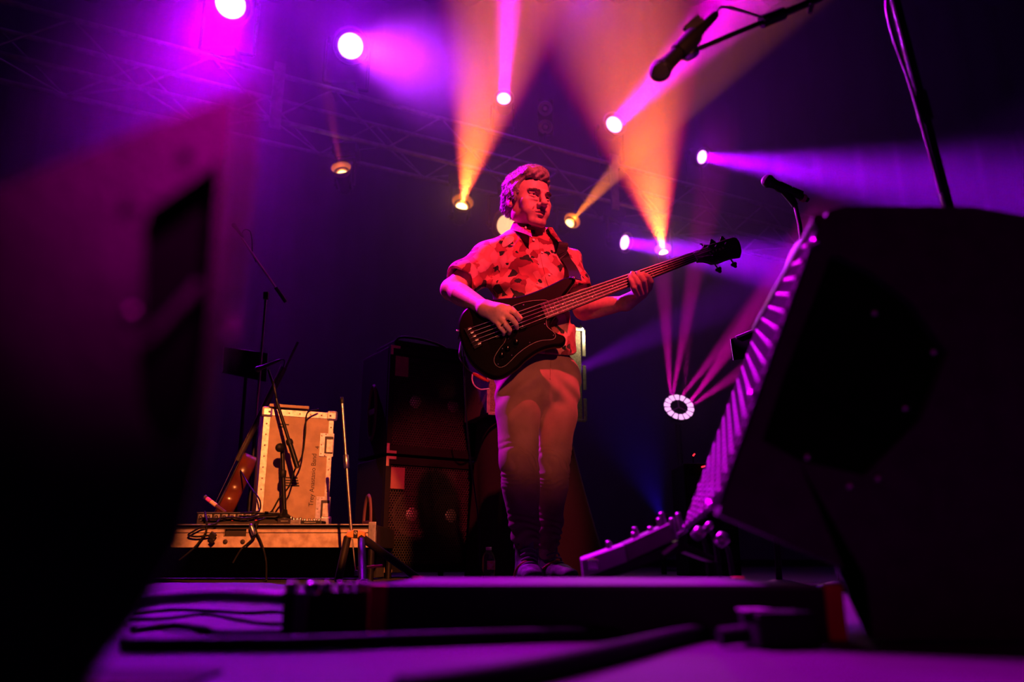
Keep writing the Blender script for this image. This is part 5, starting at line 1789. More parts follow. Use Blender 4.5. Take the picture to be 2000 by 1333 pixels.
CABV = mat('cabinet_vinyl', (0.006, 0.0055, 0.0065), 0.7, spec=0.12, bump=0.5, bscale=260)
GRILL = mat('grille_metal', (0.06, 0.05, 0.05), 0.45, 0.7)
CONE = mat('speaker_cone', (0.02, 0.016, 0.016), 0.8, spec=0.1)
BRASS = mat('brass_corner', (0.75, 0.55, 0.32), 0.4, 0.8, var=.3)
PATCH = mat('maroon_label_patch', (0.20, 0.07, 0.07), 0.7, var=.2)
ca = math.radians(33)
cu = Vector((math.cos(ca), math.sin(ca), 0)); cnn = Vector((math.sin(ca), -math.cos(ca), 0))
fl = at(750, 1000, 4.5); fl.z = 0
ztop = at(752, 674, 4.5).z
CWD, CDP = 0.60, 0.42
hh_ = (ztop - 0.03) / 2 - 0.008
for q in range(2):
    z0 = 0.03 + q * (hh_ + 0.016)
    t = thing('bass_cabinet', ['lower black bass speaker cabinet of the stack left of the musician', 'upper black bass cabinet with brass corner and maroon patch on its grille'][q], 'speaker cabinet', fl + cu * CWD / 2 - cnn * CDP / 2 + Z3 * (z0 - 0.03 if q == 0 else z0), 'stacked bass cabinets')
    R_ = Matrix((cu, -cnn, Z3)).transposed()
    ctr = fl + cu * CWD / 2 - cnn * CDP / 2 + Z3 * (z0 + hh_ / 2)
    MB().box(ctr - cnn * 0.012, (CWD, CDP - 0.024, hh_), R_, 0.008).build('body', CABV, t)
    o = fl + Z3 * z0
    # front frame
    for (a0, a1, b0, b1) in ((0, 1, 0, .07), (0, 1, .93, 1), (0, .05, .07, .93), (.95, 1, .07, .93)):
        p0 = o + cu * (a0 * CWD) + Z3 * (b0 * hh_); p1 = o + cu * (a1 * CWD) + Z3 * (b1 * hh_)
        MB().box((p0 + p1) / 2 - cnn * 0.011, ((a1 - a0) * CWD, 0.022, (b1 - b0) * hh_), R_, 0.003).build('frame', CABV, t)
    go = o + cu * 0.03 + Z3 * (0.07 * hh_) - cnn * 0.010
    g = MB(); hexgrid(g, go, cu, Z3, cnn, CWD - 0.06, 0.86 * hh_, 0.0155, 0.0032, 0.0025)
    g.build('grille', GRILL, t, kind='stuff')
    for (fu, fv, rr) in ((0.30, 0.5, 0.125), (0.72, 0.5, 0.125)):
        c = o + cu * (fu * CWD) + Z3 * (fv * hh_) - cnn * 0.014
        sp = MB().lathe([(rr, 0.0), (rr * .93, .006), (rr * .85, -.002), (rr * 0.35, -0.012 + 0.004), (0.3 * rr, -0.006)], c, cnn, 28).build('speaker', CONE, t)
        MB().lathe([(0.30 * rr, 0), (0.2 * rr, 0.006), (0, 0.009)], c - cnn * 0.006, cnn, 18).build('dust_cap', mat('dust_cap', (0.5, 0.42, 0.36), 0.4, .5), sp)
    for (fu, fv) in ((0, 1), (1, 1), (0, 0), (1, 0)):
        c = o + cu * (fu * CWD) + Z3 * (fv * hh_)
        su = 1 if fu == 0 else -1; sv = -1 if fv == 1 else 1
        k_ = MB()
        k_.box(c + cu * su * 0.030 + Z3 * sv * 0.008 + cnn * 0.0025, (0.06, 0.005, 0.016), R_, 0.001)
        k_.box(c + cu * su * 0.008 + Z3 * sv * 0.036 + cnn * 0.0025, (0.016, 0.005, 0.04), R_, 0.001)
        k_.build('corner', BRASS, t)
    pt = o + cu * 0.075 + Z3 * (0.81 * hh_)
    MB().box(pt + cnn * 0.000, (0.085, 0.003, 0.12), R_, 0.001).build('maker_patch', PATCH, t)
    sc_ = fl - cnn * 0.22 + Z3 * (z0 + hh_ * 0.42) - cu * 0.001
    hp_ = [sc_ + (-cnn * 0.05 * math.sin(a) + Z3 * 0.16 * math.cos(a)) for a in np.linspace(0, 2 * math.pi, 25)]
    MB().tube(hp_, 0.012, 8, caps=False).build('side_port_ring', mat('port_ring', (0.08, 0.035, 0.035), 0.6), t)
    MB().box(sc_, (0.02, 0.10, 0.035), R_, 0.003).build('port_bar', mat('port_ring', (0.08, 0.035, 0.035), 0.6), t)
    if q == 0:
        for (fu, fd) in ((.06, .05), (.94, .05), (.06, .9), (.94, .9)):
            MB().lathe([(0.016, 0), (0.02, 0.03)], fl + cu * fu * CWD - cnn * fd * CDP, (0, 0, 1), 12).build('foot', BLACK_RUBBER, t)
# amplifier bag on top
hp0 = fl + cu * 0.06 - cnn * 0.10 + Z3 * ztop
ah = thing('amplifier_head', 'low black amplifier head with carry strap on the bass cabinet stack', 'amplifier', hp0 + cu * 0.2)
zz = ztop + 0.008
MB().box(fl + cu * 0.30 - cnn * 0.24 + Z3 * (zz + 0.030), (0.46, 0.28, 0.06), Matrix((cu, -cnn, Z3)).transposed(), 0.008).build('body', CABV, ah)
MB().tube(spline([fl + cu * 0.08 - cnn * 0.11 + Z3 * (zz + .02), fl + cu * 0.10 - cnn * 0.10 + Z3 * (zz + .075), fl + cu * .25 - cnn * .10 + Z3 * (zz + .085), fl + cu * .40 - cnn * .10 + Z3 * (zz + .06), fl + cu * 0.44 - cnn * 0.11 + Z3 * (zz + .02)], 6), 0.008, 8).build('carry_strap', BLACK_RUBBER, ah)
for k in range(5):
    MB().lathe([(0.008, 0), (0.008, 0.012), (0, 0.013)], fl + cu * (0.16 + .07 * k) - cnn * 0.10 + Z3 * (zz + .030), cnn, 10).build('knob', BLACK_PLASTIC, ah)

# ------------------------------------------------------------------ rack case on a draped stand, behind the musician
ra = Vector((at(953, 809, 4.40).x, 4.40, 0)); rb = Vector((at(1143, 823, 4.66).x, 4.66, 0))
ru = (rb - ra); RW = ru.length; ru.normalize(); rn = Vector((ru.y, -ru.x, 0))
rz0 = at(1143, 823, 4.66).z; rz1 = rz0 + 0.56
rk = thing('rack_case', 'black rack flight case with bright metal edges directly behind the musician', 'flight case', (ra + rb) / 2 - rn * 0.2 + Z3 * rz0)
RR = Matrix((ru, -rn, Z3)).transposed()
CARPET = mat('speckled_case_board', (0.10, 0.085, 0.07), 0.8, var=0.7, vscale=160, color2=(0.22, 0.19, 0.16), bump=.3, bscale=300)
MB().box((ra + rb) / 2 - rn * 0.2 + Z3 * ((rz0 + rz1) / 2), (RW - 0.02, 0.38, rz1 - rz0 - 0.01), RR, 0.004).build('body', CARPET, rk)
def redge(a, b, wid=0.022, nm='metal_edge'):
    d = (b - a).normalized(); s_ = rn.cross(d)
    MB().box((a + b) / 2 + rn * 0.004, ((b - a).length, 0.010, wid), Matrix((d, rn, s_)).transposed(), 0.002).build(nm, ALU, rk)
redge(ra + Z3 * rz0, rb + Z3 * rz0, 0.018); redge(ra + Z3 * rz1, rb + Z3 * rz1, 0.018)
for base_ in (ra, rb):
    for (f0, f1) in ((0.0, 0.24), (0.33, 0.60), (0.70, 1.0)):
        redge(base_ + Z3 * (rz0 + f0 * (rz1 - rz0)), base_ + Z3 * (rz0 + f1 * (rz1 - rz0)), 0.020)
for (fu, fz) in ((0.10, 0.25), (0.90, 0.30), (0.10, 0.7)):
    c = ra + ru * (RW * fu) + Z3 * (rz0 + fz * (rz1 - rz0))
    MB().box(c + rn * 0.004, (0.028, 0.010, 0.05), RR, 0.003).build('catch', ALU, rk)
# drape: cloth over a stand, flaring to the floor
dr = MB(); vs, fs = [], []
NU, NV = 96, 14
cc = (ra + rb) / 2 - rn * 0.2
for j in range(NV + 1):
    v = j / NV
    for i in range(NU):
        a = 2 * math.pi * i / NU
        sq = 1 / max(abs(math.cos(a)), abs(math.sin(a))) ** 0.72
        fx = (RW / 2 - 0.04) * (1 + (0.70 if math.cos(a) > 0 else 0.06) * v ** 1.1) * min(sq, 1.12) * math.cos(a)
        fy = 0.17 * (1 + 0.8 * v ** 1.2) * sq * math.sin(a)
        fold = 1 + 0.05 * v * math.sin(9 * a + 1.3 * math.sin(3 * a) + v)
        vs.append(cc + ru * fx * fold + rn * fy * fold + Z3 * ((rz0 - 0.012) * (1 - v) + 0.004))
for j in range(NV):
    for i in range(NU):
        a = j * NU + i; b = j * NU + (i + 1) % NU
        fs.append((a, b, b + NU, a + NU))
fs.append(tuple(range(NU)))
dr.add(vs, fs, True)
dr.build('draped_stand', FABRIC_BLACK, None, origin=cc, label='black cloth draped to the floor over the stand under the rack case', cat='draped table')
# lamp added to make the white glare on the rack corner
lp = rb + Z3 * (rz1 - 0.004) + rn * 0.022 - ru * 0.018
wl = thing('glare_lamp', 'tiny added white lamp making the glare at the top corner of the rack case', 'lamp', rb + Z3 * rz1)
MB().lathe([(0, 0), (0.006, 0.001), (0.008, 0.007), (0.005, 0.012), (0, 0.013)], lp, (0.1, -0.9, -0.2), 14).build('bulb', glow('warm_white_bulb', (1.0, 0.86, 0.55), 40), wl)
MB().tube([rb + Z3 * (rz1 - 0.0) - ru * .02, rb + Z3 * (rz1 + 0.04) - ru * .02 + rn * 0.01, lp + Z3 * 0.012], 0.004, 6).build('gooseneck', BLACK_METAL, wl)
point('glare_light', lp + rn * 0.06 + ru * 0.02 - Z3 * 0.03, (1.0, 0.74, 0.36), 2.6, 0.01)
lp2 = ra + Z3 * (rz0 + 0.30) + rn * 0.06
wire('patch_cable', 'thin pink-lit cable curving into the left edge of the rack case', [at(923, 731, 4.30), at(922, 742, 4.30), at(927, 754, 4.30), at(937, 761, 4.31), at(947, 761, 4.33), at(955, 760, 4.36)], 0.0045, m=mat('pale_cord', (0.5, 0.35, 0.5), 0.5))

# dark equipment rack with red indicators, far right
ey = 5.0
ex0, ex1 = at(1340, 1000, ey).x, at(1440, 1000, ey).x
ez = at(1370, 905, ey).z
er = thing('equipment_rack', 'dark equipment rack with tiny red indicator lights beside the right monitor', 'rack', ((ex0 + ex1) / 2, ey + .2, 0))
MB().box(((ex0 + ex1) / 2, ey + 0.2, ez / 2), (ex1 - ex0, 0.4, ez), None, 0.01).build('body', CABV, er)
for k in range(4):
    MB().box(((ex0 + ex1) / 2, ey - 0.004, ez * (0.2 + 0.2 * k)), ((ex1 - ex0) * .9, 0.008, ez * 0.16), None, 0.002).build('rack_panel', BLACK_METAL, er)
RL = glow('red_indicator', (1.0, 0.02, 0.04), 2.5)
a_ = at(1374, 912, ey - 0.02)
MB().box(a_, (0.026, 0.008, 0.009), Matrix.Rotation(-0.2, 3, 'Y'), 0.002).build('indicator', RL, er)
lk = thing('indicator_lamp', 'tiny red indicator lamp on a thin rod above the equipment rack', 'lamp', (at(1355, 888, ey).x, ey + .05, ez))
MB().tube([at(1353.5, 891, ey), at(1357, 887, ey)], 0.005, 6).build('lens', RL, lk)
MB().tube([Vector((at(1353.5, 891, ey).x, ey, ez)), at(1353.5, 892, ey)], 0.004, 6).build('rod', BLACK_METAL, lk)

# blue floor light
BFY = 5.9
c = at(1292, 1012, BFY)
bf = thing('floor_light', 'small floor light throwing a soft blue glow behind the slanted pedals', 'stage light', (c.x, BFY, 0))
MB().lathe([(0, -0.14), (0.05, -0.14), (0.07, -0.10), (0.075, 0), (0.066, 0.004), (0.062, -0.02)], c, (-0.25, 0.25, 0.93), 20).build('can', BLACK_METAL, bf)
MB().lathe([(0, -0.02), (0.062, -0.02)], c, (-0.25, 0.25, 0.93), 20).build('lens', glow('blue_lens', (0.03, 0.0, 1.0), 0.5), bf)
MB().tube([c - Z3 * 0.10, Vector((c.x, BFY, 0.0))], 0.02, 8).build('stem', BLACK_METAL, bf)
spot('blue_beam', c + Vector((-0.002, 0.002, 0.01)), c + Vector((-0.28, 0.1, 1)), (0.03, 0.0, 1.0), 130, 60, 1.0, 0.03)

# ring of magenta cells on a tall stand
RYY = 7.6
rc = at(1326, 796, RYY)
rnm = (Vector((0, 0, CAM_H)) - rc).normalized()
rnm = (rnm + Vector((0.28, 0, 0.62))).normalized()
rl = thing('ring_light', 'magenta ring of LED cells throwing fan beams at lower right', 'stage light', (rc.x, rc.y + .05, 0))
e_u = rnm.cross(Z3).normalized(); e_v = rnm.cross(e_u).normalized()
RB = 0.118
MB().lathe([(0, -0.10), (RB * 1.1, -0.10), (RB * 1.28, -0.02), (RB * 1.28, 0.0), (RB * 0.62, 0.0), (RB * .6, -0.03), (0, -0.03)], rc, rnm, 36).build('housing', BLACK_METAL, rl)
CELL = glow('magenta_cell', (1.0, 0.42, 0.95), 1.4)
for k in range(14):
    a0 = 2 * math.pi * (k + 0.10) / 14; a1 = 2 * math.pi * (k + 0.90) / 14
    pts = []
    for (r_, aa) in ((RB * 0.74, a0), (RB * 1.22, a0), (RB * 1.25, (a0 + a1) / 2), (RB * 1.22, a1), (RB * 0.74, a1), (RB * 0.72, (a0 + a1) / 2)):
        pts.append(rc + e_u * r_ * math.cos(aa) + e_v * r_ * math.sin(aa) + rnm * 0.001)
    MB().prism(pts, rnm * 0.006, 0.0012).build('led_cell', CELL, rl)
for k in range(3):
    a = k * 2.094 + 0.5
    MB().tube([rc + rnm * 0.0, rc + e_u * RB * .75 * math.cos(a) + e_v * RB * .75 * math.sin(a)], 0.006, 6).build('spoke', mat('magenta_spoke', (0.4, 0.1, 0.35), 0.4), rl)
MB().tube([rc - rnm * 0.1, Vector((rc.x, rc.y + 0.08, rc.z - 0.25)), Vector((rc.x, rc.y + .08, 0.02))], 0.03, 10).build('pole', BLACK_METAL, rl)
MB().lathe([(0.22, 0), (0.22, 0.015), (0.03, 0.03)], (rc.x, rc.y + .08, 0), (0, 0, 1), 24).build('base', BLACK_METAL, rl)
for (sx, sy, tx, ty, pw, an) in ((1310, 778, 1296, 560, 3400, 7.5), (1313, 777, 1352, 560, 3400, 7.5), (1335, 782, 1352, 560, 700, 6), (1328, 778, 1440, 640, 2200, 8.0), (1344, 792, 1455, 640, 3200, 9.0), (1346, 796, 1500, 690, 1800, 9.0)):
    spot('beam', at(sx, sy, RYY - 0.05), at(tx, ty, RYY - 1.1), (1.0, 0.0, 0.55), pw, an, 0.6, 0.015)

# water bottle
wb = Vector((at(954, 1110, 4.0).x, 4.0, 0))
wh = at(954, 1069, 4.0).z
bt = thing('water_bottle', 'small clear plastic water bottle on the floor beside the shoes', 'bottle', wb)
PET = mat('clear_plastic', (0.9, 0.92, 0.95), 0.08, trans=0.9, ior=1.3)
s_ = wh / 0.20
prof = [(0, 0), (0.028, 0), (0.031, 0.006), (0.030, 0.03), (0.031, 0.05), (0.030, 0.10), (0.031, 0.125), (0.027, 0.150), (0.015, 0.175), (0.012, 0.180), (0.012, 0.19)]
MB().lathe([(r * 1.02, h_ * s_) for r, h_ in prof], wb, (0, 0, 1), 24).build('bottle_body', PET, bt)
MB().lathe([(0.0145, 0.180 * s_), (0.0145, 0.20 * s_), (0, 0.20 * s_)], wb, (0, 0, 1), 16).build('cap', mat('white_cap', (0.8, 0.78, 0.76), 0.4), bt)
vs, fs = [], []
for i in range(13):
    a = math.radians(-100 + 110 * i / 12)
    for h_ in (0.065, 0.118):
        vs.append(wb + Vector((0.0325 * math.cos(a), 0.0325 * math.sin(a), h_ * s_)))
for i in range(12): fs.append((2 * i, 2 * i + 2, 2 * i + 3, 2 * i + 1))
MB().add(vs, fs, True).build('paper_label', mat('red_white_label', (0.6, 0.1, 0.1), 0.5, var=.6, vscale=90, color2=(0.7, 0.6, 0.6)), bt)

# ------------------------------------------------------------------ floor monitors close to the camera
WEDGE = mat('monitor_paint', (0.050, 0.045, 0.052), 0.6, var=0.3, vscale=30, bump=0.5, bscale=180)
MGRILL = mat('monitor_grille', (0.07, 0.065, 0.072), 0.4, 0.4)
RECESS = mat('monitor_recess', (0.003, 0.003, 0.0035), 0.8, spec=0.04, bump=.3, bscale=200)  # near-black albedo puts the shade of the handle recess into the colour

def plate_with_hole(mb, outer, inner, d):
    n = len(outer)
    vs = [*outer, *inner, *[p + d for p in outer], *[p + d for p in inner]]
    fs = []
    for i in range(n):
        j = (i + 1) % n
        fs += [(i, j, n + j, n + i), (2 * n + i, 3 * n + i, 3 * n + j, 2 * n + j), (i, 2 * n + i, 2 * n + j, j), (n + i, n + j, 3 * n + j, 3 * n + i)]
    return mb.add(vs, fs)

# right monitor
MYN = 1.0
Nt, Nb = at(1606, 432, MYN), at(1408, 985, MYN)
Ft, Fb = at(1558, 408, 1.46), at(1370, 985, 1.46)
dv = ((Ft - Nt) + (Fb - Nb)) / 2
rm = thing('floor_monitor', 'large black floor monitor speaker at right, perforated grille edge lit magenta', 'monitor speaker', (0.62, 1.2, 0))
outl = [(1606, 432), (1618, 412), (1650, 403), (1900, 404), (2180, 455), (2200, 900), (2150, 1262), (1706, 1250), (1690, 1128), (1403, 1005)]
O_ = [at(px, py, MYN) for px, py in outl]
for p in O_:
    p.z = max(p.z, 0.004)
sidd = Vector((0, 0.018, 0))
inn = [at(px, py, MYN) for px, py in [(1622, 500), (1640, 500), (1700, 530), (1780, 590), (1852, 690), (1800, 820), (1690, 930), (1560, 900), (1490, 860), (1530, 740)]]
pm = MB(); plate_with_hole(pm, O_, inn, sidd)
pm.build('side_plate', WEDGE, rm)
core = [p + sidd * 1.0 for p in O_]
MB().prism(core, dv - sidd * 2, 0.004).build('cabinet', WEDGE, rm)
MB().prism([p + Vector((0, 0.016, 0)) for p in inn], Vector((0, 0.004, 0))).build('handle_recess', RECESS, rm)
MB().tube([at(1560, 720, MYN + 0.003), at(1700, 830, MYN + 0.003)], 0.008, 8).build('handle', RECESS, rm)
for (px, py) in ((1708, 612), (1823, 688), (1768, 798), (1577, 893), (1715, 935), (1660, 950)):
    MB().lathe([(0.005, 0), (0.004, 0.003), (0, 0.004)], at(px, py, MYN), (0, -1, 0), 10).build('bolt', STEEL, rm)
# grille: raised perforated steel along the slanted front
gu = (Nb - Nt); gl = gu.length; gu.normalize()
gv = dv - gu * dv.dot(gu); gwid = gv.length; gv.normalize()
gnn = gu.cross(gv).normalized()
if gnn.x > 0: gnn = -gnn
gg = MB(); hexgrid(gg, Nt + gnn * 0.004, gv, gu, gnn, gwid, gl, 0.0145, 0.0034, 0.0034)
gg.build('grille', MGRILL, rm, kind='stuff')
sd = MB()  # added domes imitating highlights on the edges of the grille holes
nrow = int(gl / 0.0125)
for i in range(nrow):
    for j in range(7):
        p = Nt + gnn * 0.007 + gu * ((i + 0.5) * gl / nrow) + gv * (gwid * (j + 0.35 + 0.5 * (i % 2)) / 7.6)
        sd.lathe([(0.0030, 0), (0.0024, 0.0014), (0, 0.002)], p, gnn, 6)
sd.build('grille_glints', mat('glint_steel', (0.8, 0.78, 0.82), 0.35, 0.6), rm, kind='stuff')
MB().prism([Nt + gnn * 0.002, Nb + gnn * 0.002, Nb + gnn * 0.002 + gv * gwid, Nt + gnn * 0.002 + gv * gwid], gnn * 0.001).build('foam_backing', RECESS, rm)
MB().tube([Nt + gnn * 0.004, Nt + gv * gwid + gnn * 0.004], 0.010, 8).build('grille_top_rail', MGRILL, rm)
MB().tube(spline([Fb - gu * 0.03 + gnn * .004, Fb + gnn * 0.006, Fb + gu * 0.03 + Vector((0.012, 0, 0))], 4), 0.009, 8).build('grille_foot', MGRILL, rm)
for (px, py) in ((1592, 472), (1388, 986), (1469, 771)):
    MB().lathe([(0.006, 0), (0.005, 0.004), (0, 0.006)], at(px, py, MYN - .006), (-0.6, -0.8, 0.1), 10).build('grille_screw', CHROME, rm)

# left monitor, very near the lens
LY = 0.34
lm = thing('floor_monitor', 'black floor monitor speaker filling the left foreground, blurred', 'monitor speaker', (-0.40, 0.5, 0))
o2 = [(462, 182), (300, 243), (0, 365), (-260, 470), (-330, 1000), (-330, 1640), (60, 1620), (180, 1320), (275, 1200), (352, 1068), (404, 850), (425, 700)]
i2 = [(430, 312), (375, 352), (290, 410), (277, 450), (272, 560), (266, 660), (264, 780), (290, 840), (330, 880), (362, 850), (392, 760), (408, 640)]
lnv = Vector((0.30, -0.95, 0)).normalized()
lp0 = at(440, 600, LY)
def LPX(px, py, off=0.0):
    p = on_plane(px, py, lp0, lnv) + lnv * off
    return p
O2 = [LPX(*p) for p in o2]; I2 = [LPX(*p) for p in i2]
for p in O2: p.z = max(p.z, 0.004)
th = -lnv * 0.016
ldir2 = Vector((-0.40, 0.22, 0.0))
pm = MB(); plate_with_hole(pm, O2, I2, th); pm.build('side_plate', WEDGE, lm)
MB().prism([p + th for p in O2], ldir2, 0.0).build('cabinet', WEDGE, lm)
MB().prism([p + th * 0.9 for p in I2], th * 0.1).build('handle_recess', RECESS, lm)
MB().tube([LPX(278, 668, -0.006), LPX(390, 546, -0.006)], 0.0026, 10).build('handle', WEDGE, lm)
# grille frame strip beside the plate
e2 = [(474, 176), (500, 166), (494, 300), (474, 500), (452, 700), (436, 700), (452, 500), (468, 300)]
MB().prism([LPX(px, py, 0.0) for px, py in e2], -lnv * 0.016, 0.002).build('grille_frame', WEDGE, lm)
for (px, py, m_) in ((365, 305, BLACK_METAL), (250, 405, BLACK_METAL), (256, 612, STEEL), (455, 626, CHROME), (450, 655, STEEL)):
    MB().lathe([(0.0030, 0), (0.0025, 0.0015), (0, 0.002)], LPX(px, py, 0.001), lnv, 12).build('bolt', m_, lm)

# ------------------------------------------------------------------ flat pedal case across the foreground
fx0, fx1 = at(727, 1145, 1.04).x, at(1641, 1145, 1.04).x
fz = at(1000, 1145.5, 1.04).z
pc = thing('pedal_case', 'flat black pedal case with orange corners lying across the foreground', 'case', ((fx0 + fx1) / 2, 1.26, 0))
MB().box(((fx0 + fx1) / 2, 1.26, fz / 2), (fx1 - fx0 - 0.004, 0.436, fz - 0.004), None, 0.003).build('body', mat('case_black', (0.015, 0.013, 0.017), 0.6, var=.3), pc)
MB().box(((fx0 + fx1) / 2 - 0.006, 1.258, fz - 0.001), (fx1 - fx0 - 0.042, 0.432, 0.006), None, 0.002).build('lid', mat('case_lid_grey', (0.11, 0.10, 0.115), 0.55, var=.2), pc)
CORN = mat('orange_corner', (0.80, 0.13, 0.04), 0.5, var=.2)
for x in (fx0 + 0.008, fx1 - 0.009):
    for y in (1.045, 1.475):
        MB().box((x, y, fz / 2 + 0.001), (0.022, 0.018, fz + 0.003), None, 0.003).build('corner', CORN, pc)

# slanted pedals behind it
PY = 1.60
sp = thing('slanted_pedalboard', 'slanted pedalboard of two pale pedals rising to the right behind the pedal case', 'pedalboard', (at(1240, 1120, PY).x, PY + .05, 0))
PW = mat('pale_pedal', (0.55, 0.50, 0.56), 0.5, 0.1, var=.2)
PD = mat('wine_pedal', (0.22, 0.14, 0.20), 0.5, 0.1, var=.2)
def slant(name, quadpx, m, Y=PY, d=0.13, parent=sp):
    return MB().prism([at(px, py, Y) for px, py in quadpx], Vector((0.01, d, 0.004)), 0.003).build(name, m, parent)
slant('pedal', [(1134, 1093), (1219, 1063), (1226, 1099), (1138, 1130)], PW)
slant('pedal', [(1220, 1062), (1308, 1022), (1318, 1056), (1227, 1098)], PD)
slant('rail', [(1290, 1080), (1318, 1060), (1322, 1066), (1296, 1086)], PW, PY - .01, 0.02)
slant('hinge_plate', [(1322, 1042), (1338, 1034), (1342, 1040), (1326, 1050)], CHROME, PY - .02, 0.02)
slant('board', [(1140, 1131), (1328, 1056), (1338, 1062), (1400, 1090), (1396, 1100), (1338, 1078), (1150, 1145)], BLACK_METAL, PY, .16)
MB().box(at(1158, 1104, PY - 0.008), (0.022, 0.016, 0.022), None, 0.004).build('jack', CHROME, sp)
for (px, py) in ((1189, 1063), (1239, 1046), (1241, 1036), (1271, 1035), (1293, 1007), (1288, 1018), (1313, 1018), (1325, 1008)):
    b = at(px, py, PY + .03)
    MB().lathe([(0.0055, -0.035), (0.0055, 0.004), (0.004, 0.006), (0, 0.006)], b, (-0.2, -0.1, 1), 12).build('knob', STEEL, sp)
MB().tube([at(1236, 1128, PY), Vector((at(1238, 1160, PY).x, PY, 0.002))], 0.012, 10).build('leg', mat('pink_rubber', (0.5, 0.1, 0.2), 0.6), sp)
MB().tube([at(1390, 1098, PY + .1), Vector((at(1395, 1160, PY + .1).x, PY + .1, 0.002))], 0.012, 10).build('leg', BLACK_RUBBER, sp)
jk = [(1362, 1045, 0.016, 'metal jack plug standing beside the slanted pedalboard'), (1380, 1033, 0.010, 'small metal plug tip above the jack cluster right of the slanted pedalboard'), (1408, 1057, 0.018, 'stubby grey plug at the right end of the jack cluster')]
for (px, py, r_, l) in jk:
    c = at(px, py, 1.66)
    t_ = thing('jack_plug', l, 'plug', (c.x, 1.66, c.z))
    MB().lathe([(0, -0.01), (r_ * .7, -0.008), (r_ * .8, 0.012), (r_ * .4, 0.018), (0, 0.018)], c, (0.5, -0.6, 0.6), 12).build('tip', STEEL, t_)
    MB().tube(spline([c, c + Vector((0.03, 0.06, -0.02)), Vector((c.x + 0.06, 1.80, 0.02)), Vector((c.x + 0.10, 1.9, 0.005))], 5), 0.005, 7).build('cord', BLACK_RUBBER, t_)

# ------------------------------------------------------------------ power strip and cables on the floor
SY = 1.06
ps = thing('power_strip', 'black power strip with plugs beside the left corner of the pedal case', 'power strip', (at(640, 1200, SY).x, SY, 0))
a, b = at(552, 1152, SY), at(722, 1150, SY)
MB().box(((a.x + b.x) / 2, SY + 0.04, a.z / 2), (b.x - a.x, 0.075, a.z - 0.004), None, 0.005).build('housing', BLACK_PLASTIC, ps)
MB().box((at(588, 1190, SY).x, SY - 0.002, a.z / 2), (0.018, 0.006, a.z * .9), None, 0.002).build('end_plate', mat('grey_plate', (0.2, 0.17, 0.2), .5), ps)
for (px, w) in ((570, 0.02), (612, 0.030), (640, 0.014), (666, 0.012), (684, 0.010), (702, 0.012), (716, 0.010)):
    c = at(px, 1152, SY + 0.01)
    MB().lathe([(w * .42, -0.006), (w * .45, 0.006), (w * .3, 0.009), (0, 0.009)], (c.x, SY + 0.012, a.z), (0, 0, 1), 14).build('plug', CHROME if px in (612, 640) else STEEL, ps)
cb = thing('corrugated_hose', 'ribbed cable conduit lying left of the power strip', 'conduit', on_floor(420, 1190))
c0 = [Vector((at(200, 1200, 1.3).x, 1.32, 0.012)), at(290, 1176, 1.25), at(360, 1168, 1.2), at(430, 1165, 1.15), at(500, 1167, 1.1), at(556, 1170, 1.07)]
for p in c0: p.z = max(0.012, p.z)
cpts = spline(c0, 10)
MB().tube(cpts, [0.0075 + 0.0022 * (i % 2) for i in range(len(cpts))], 10).build('ribbed_sleeve', mat('grey_conduit', (0.36, 0.33, 0.37), 0.4, .2), cb)
def fcable(label, pxs, r=0.004, z=None):
    P = [on_floor(px, py, r) for px, py in pxs]
    return wire('floor_cable', label, P, r, 'cables lying on the stage floor')
fcable('thick black cable crossing the bottom left of the floor', [(240, 1262), (420, 1260), (600, 1258), (800, 1250), (1000, 1243), (1250, 1235)], 0.0085)
fcable('thick black cable rising from the bottom edge to the black adapter', [(780, 1350), (1000, 1318), (1200, 1275), (1320, 1245), (1420, 1226), (1490, 1222)], 0.010)
fcable('thin black cable wandering left of the power strip, upper of two', [(265, 1200), (330, 1192), (420, 1194), (480, 1198), (540, 1196), (590, 1204)], 0.0030)
fcable('thin black cable wandering left of the power strip, lower of two', [(255, 1212), (330, 1208), (400, 1200), (460, 1210), (520, 1219), (580, 1218)], 0.0030)
fcable('short black cable curled at the left end of the floor', [(262, 1232), (300, 1226), (345, 1222), (390, 1228), (420, 1236), (470, 1238), (700, 1234)], 0.0045)
ad = thing('adapter_block', 'black mains adapter block on the floor in front of the pedal case', 'adapter', on_floor(1520, 1266))
c = on_floor(1525, 1266)
Rz = Matrix.Rotation(0.18, 3, 'Z')
MB().box((c.x, c.y, 0.020), (0.075, 0.05, 0.040), Rz, 0.006).build('block', BLACK_PLASTIC, ad)
MB().box((c.x - 0.028, c.y - 0.004, 0.0405), (0.030, 0.030, 0.003), Rz, 0.001).build('top_plate', mat('adapter_plate', (0.35, 0.32, 0.36), 0.4, .3), ad)
MB().tube([(c.x - 0.038, c.y, 0.015), (c.x - 0.07, c.y - 0.005, 0.012)], 0.010, 8).build('strain_relief', BLACK_RUBBER, ad)
pk = thing('cable_tag', 'small pink tag standing on the floor at lower right', 'tag', on_floor(1778, 1235))
c = at(1778, 1197, 1.05)
MB().lathe([(0, -0.012), (0.009, -0.010), (0.012, 0.0), (0.008, 0.012), (0, 0.014)], c, (0.3, -0.3, 1), 14).build('tag_cap', mat('pink_plastic', (0.7, 0.25, 0.3), .5), pk)
MB().tube([c, Vector((c.x, c.y, 0.0))], 0.005, 8).build('pin', BLACK_METAL, pk)
# thin dark sheet at the bottom left edge of the frame
MB().box((on_floor(300, 1340).x - .02, 0.70, 0.002), (0.10, 0.09, 0.004), None, 0.001).build('dark_floor_sheet', mat('dark_sheet', (0.012, 0.01, 0.013), 0.8, bump=.3), None, origin=(on_floor(300, 1340).x, .7, 0), label='thin dark sheet at the bottom left corner of the floor', cat='mat')

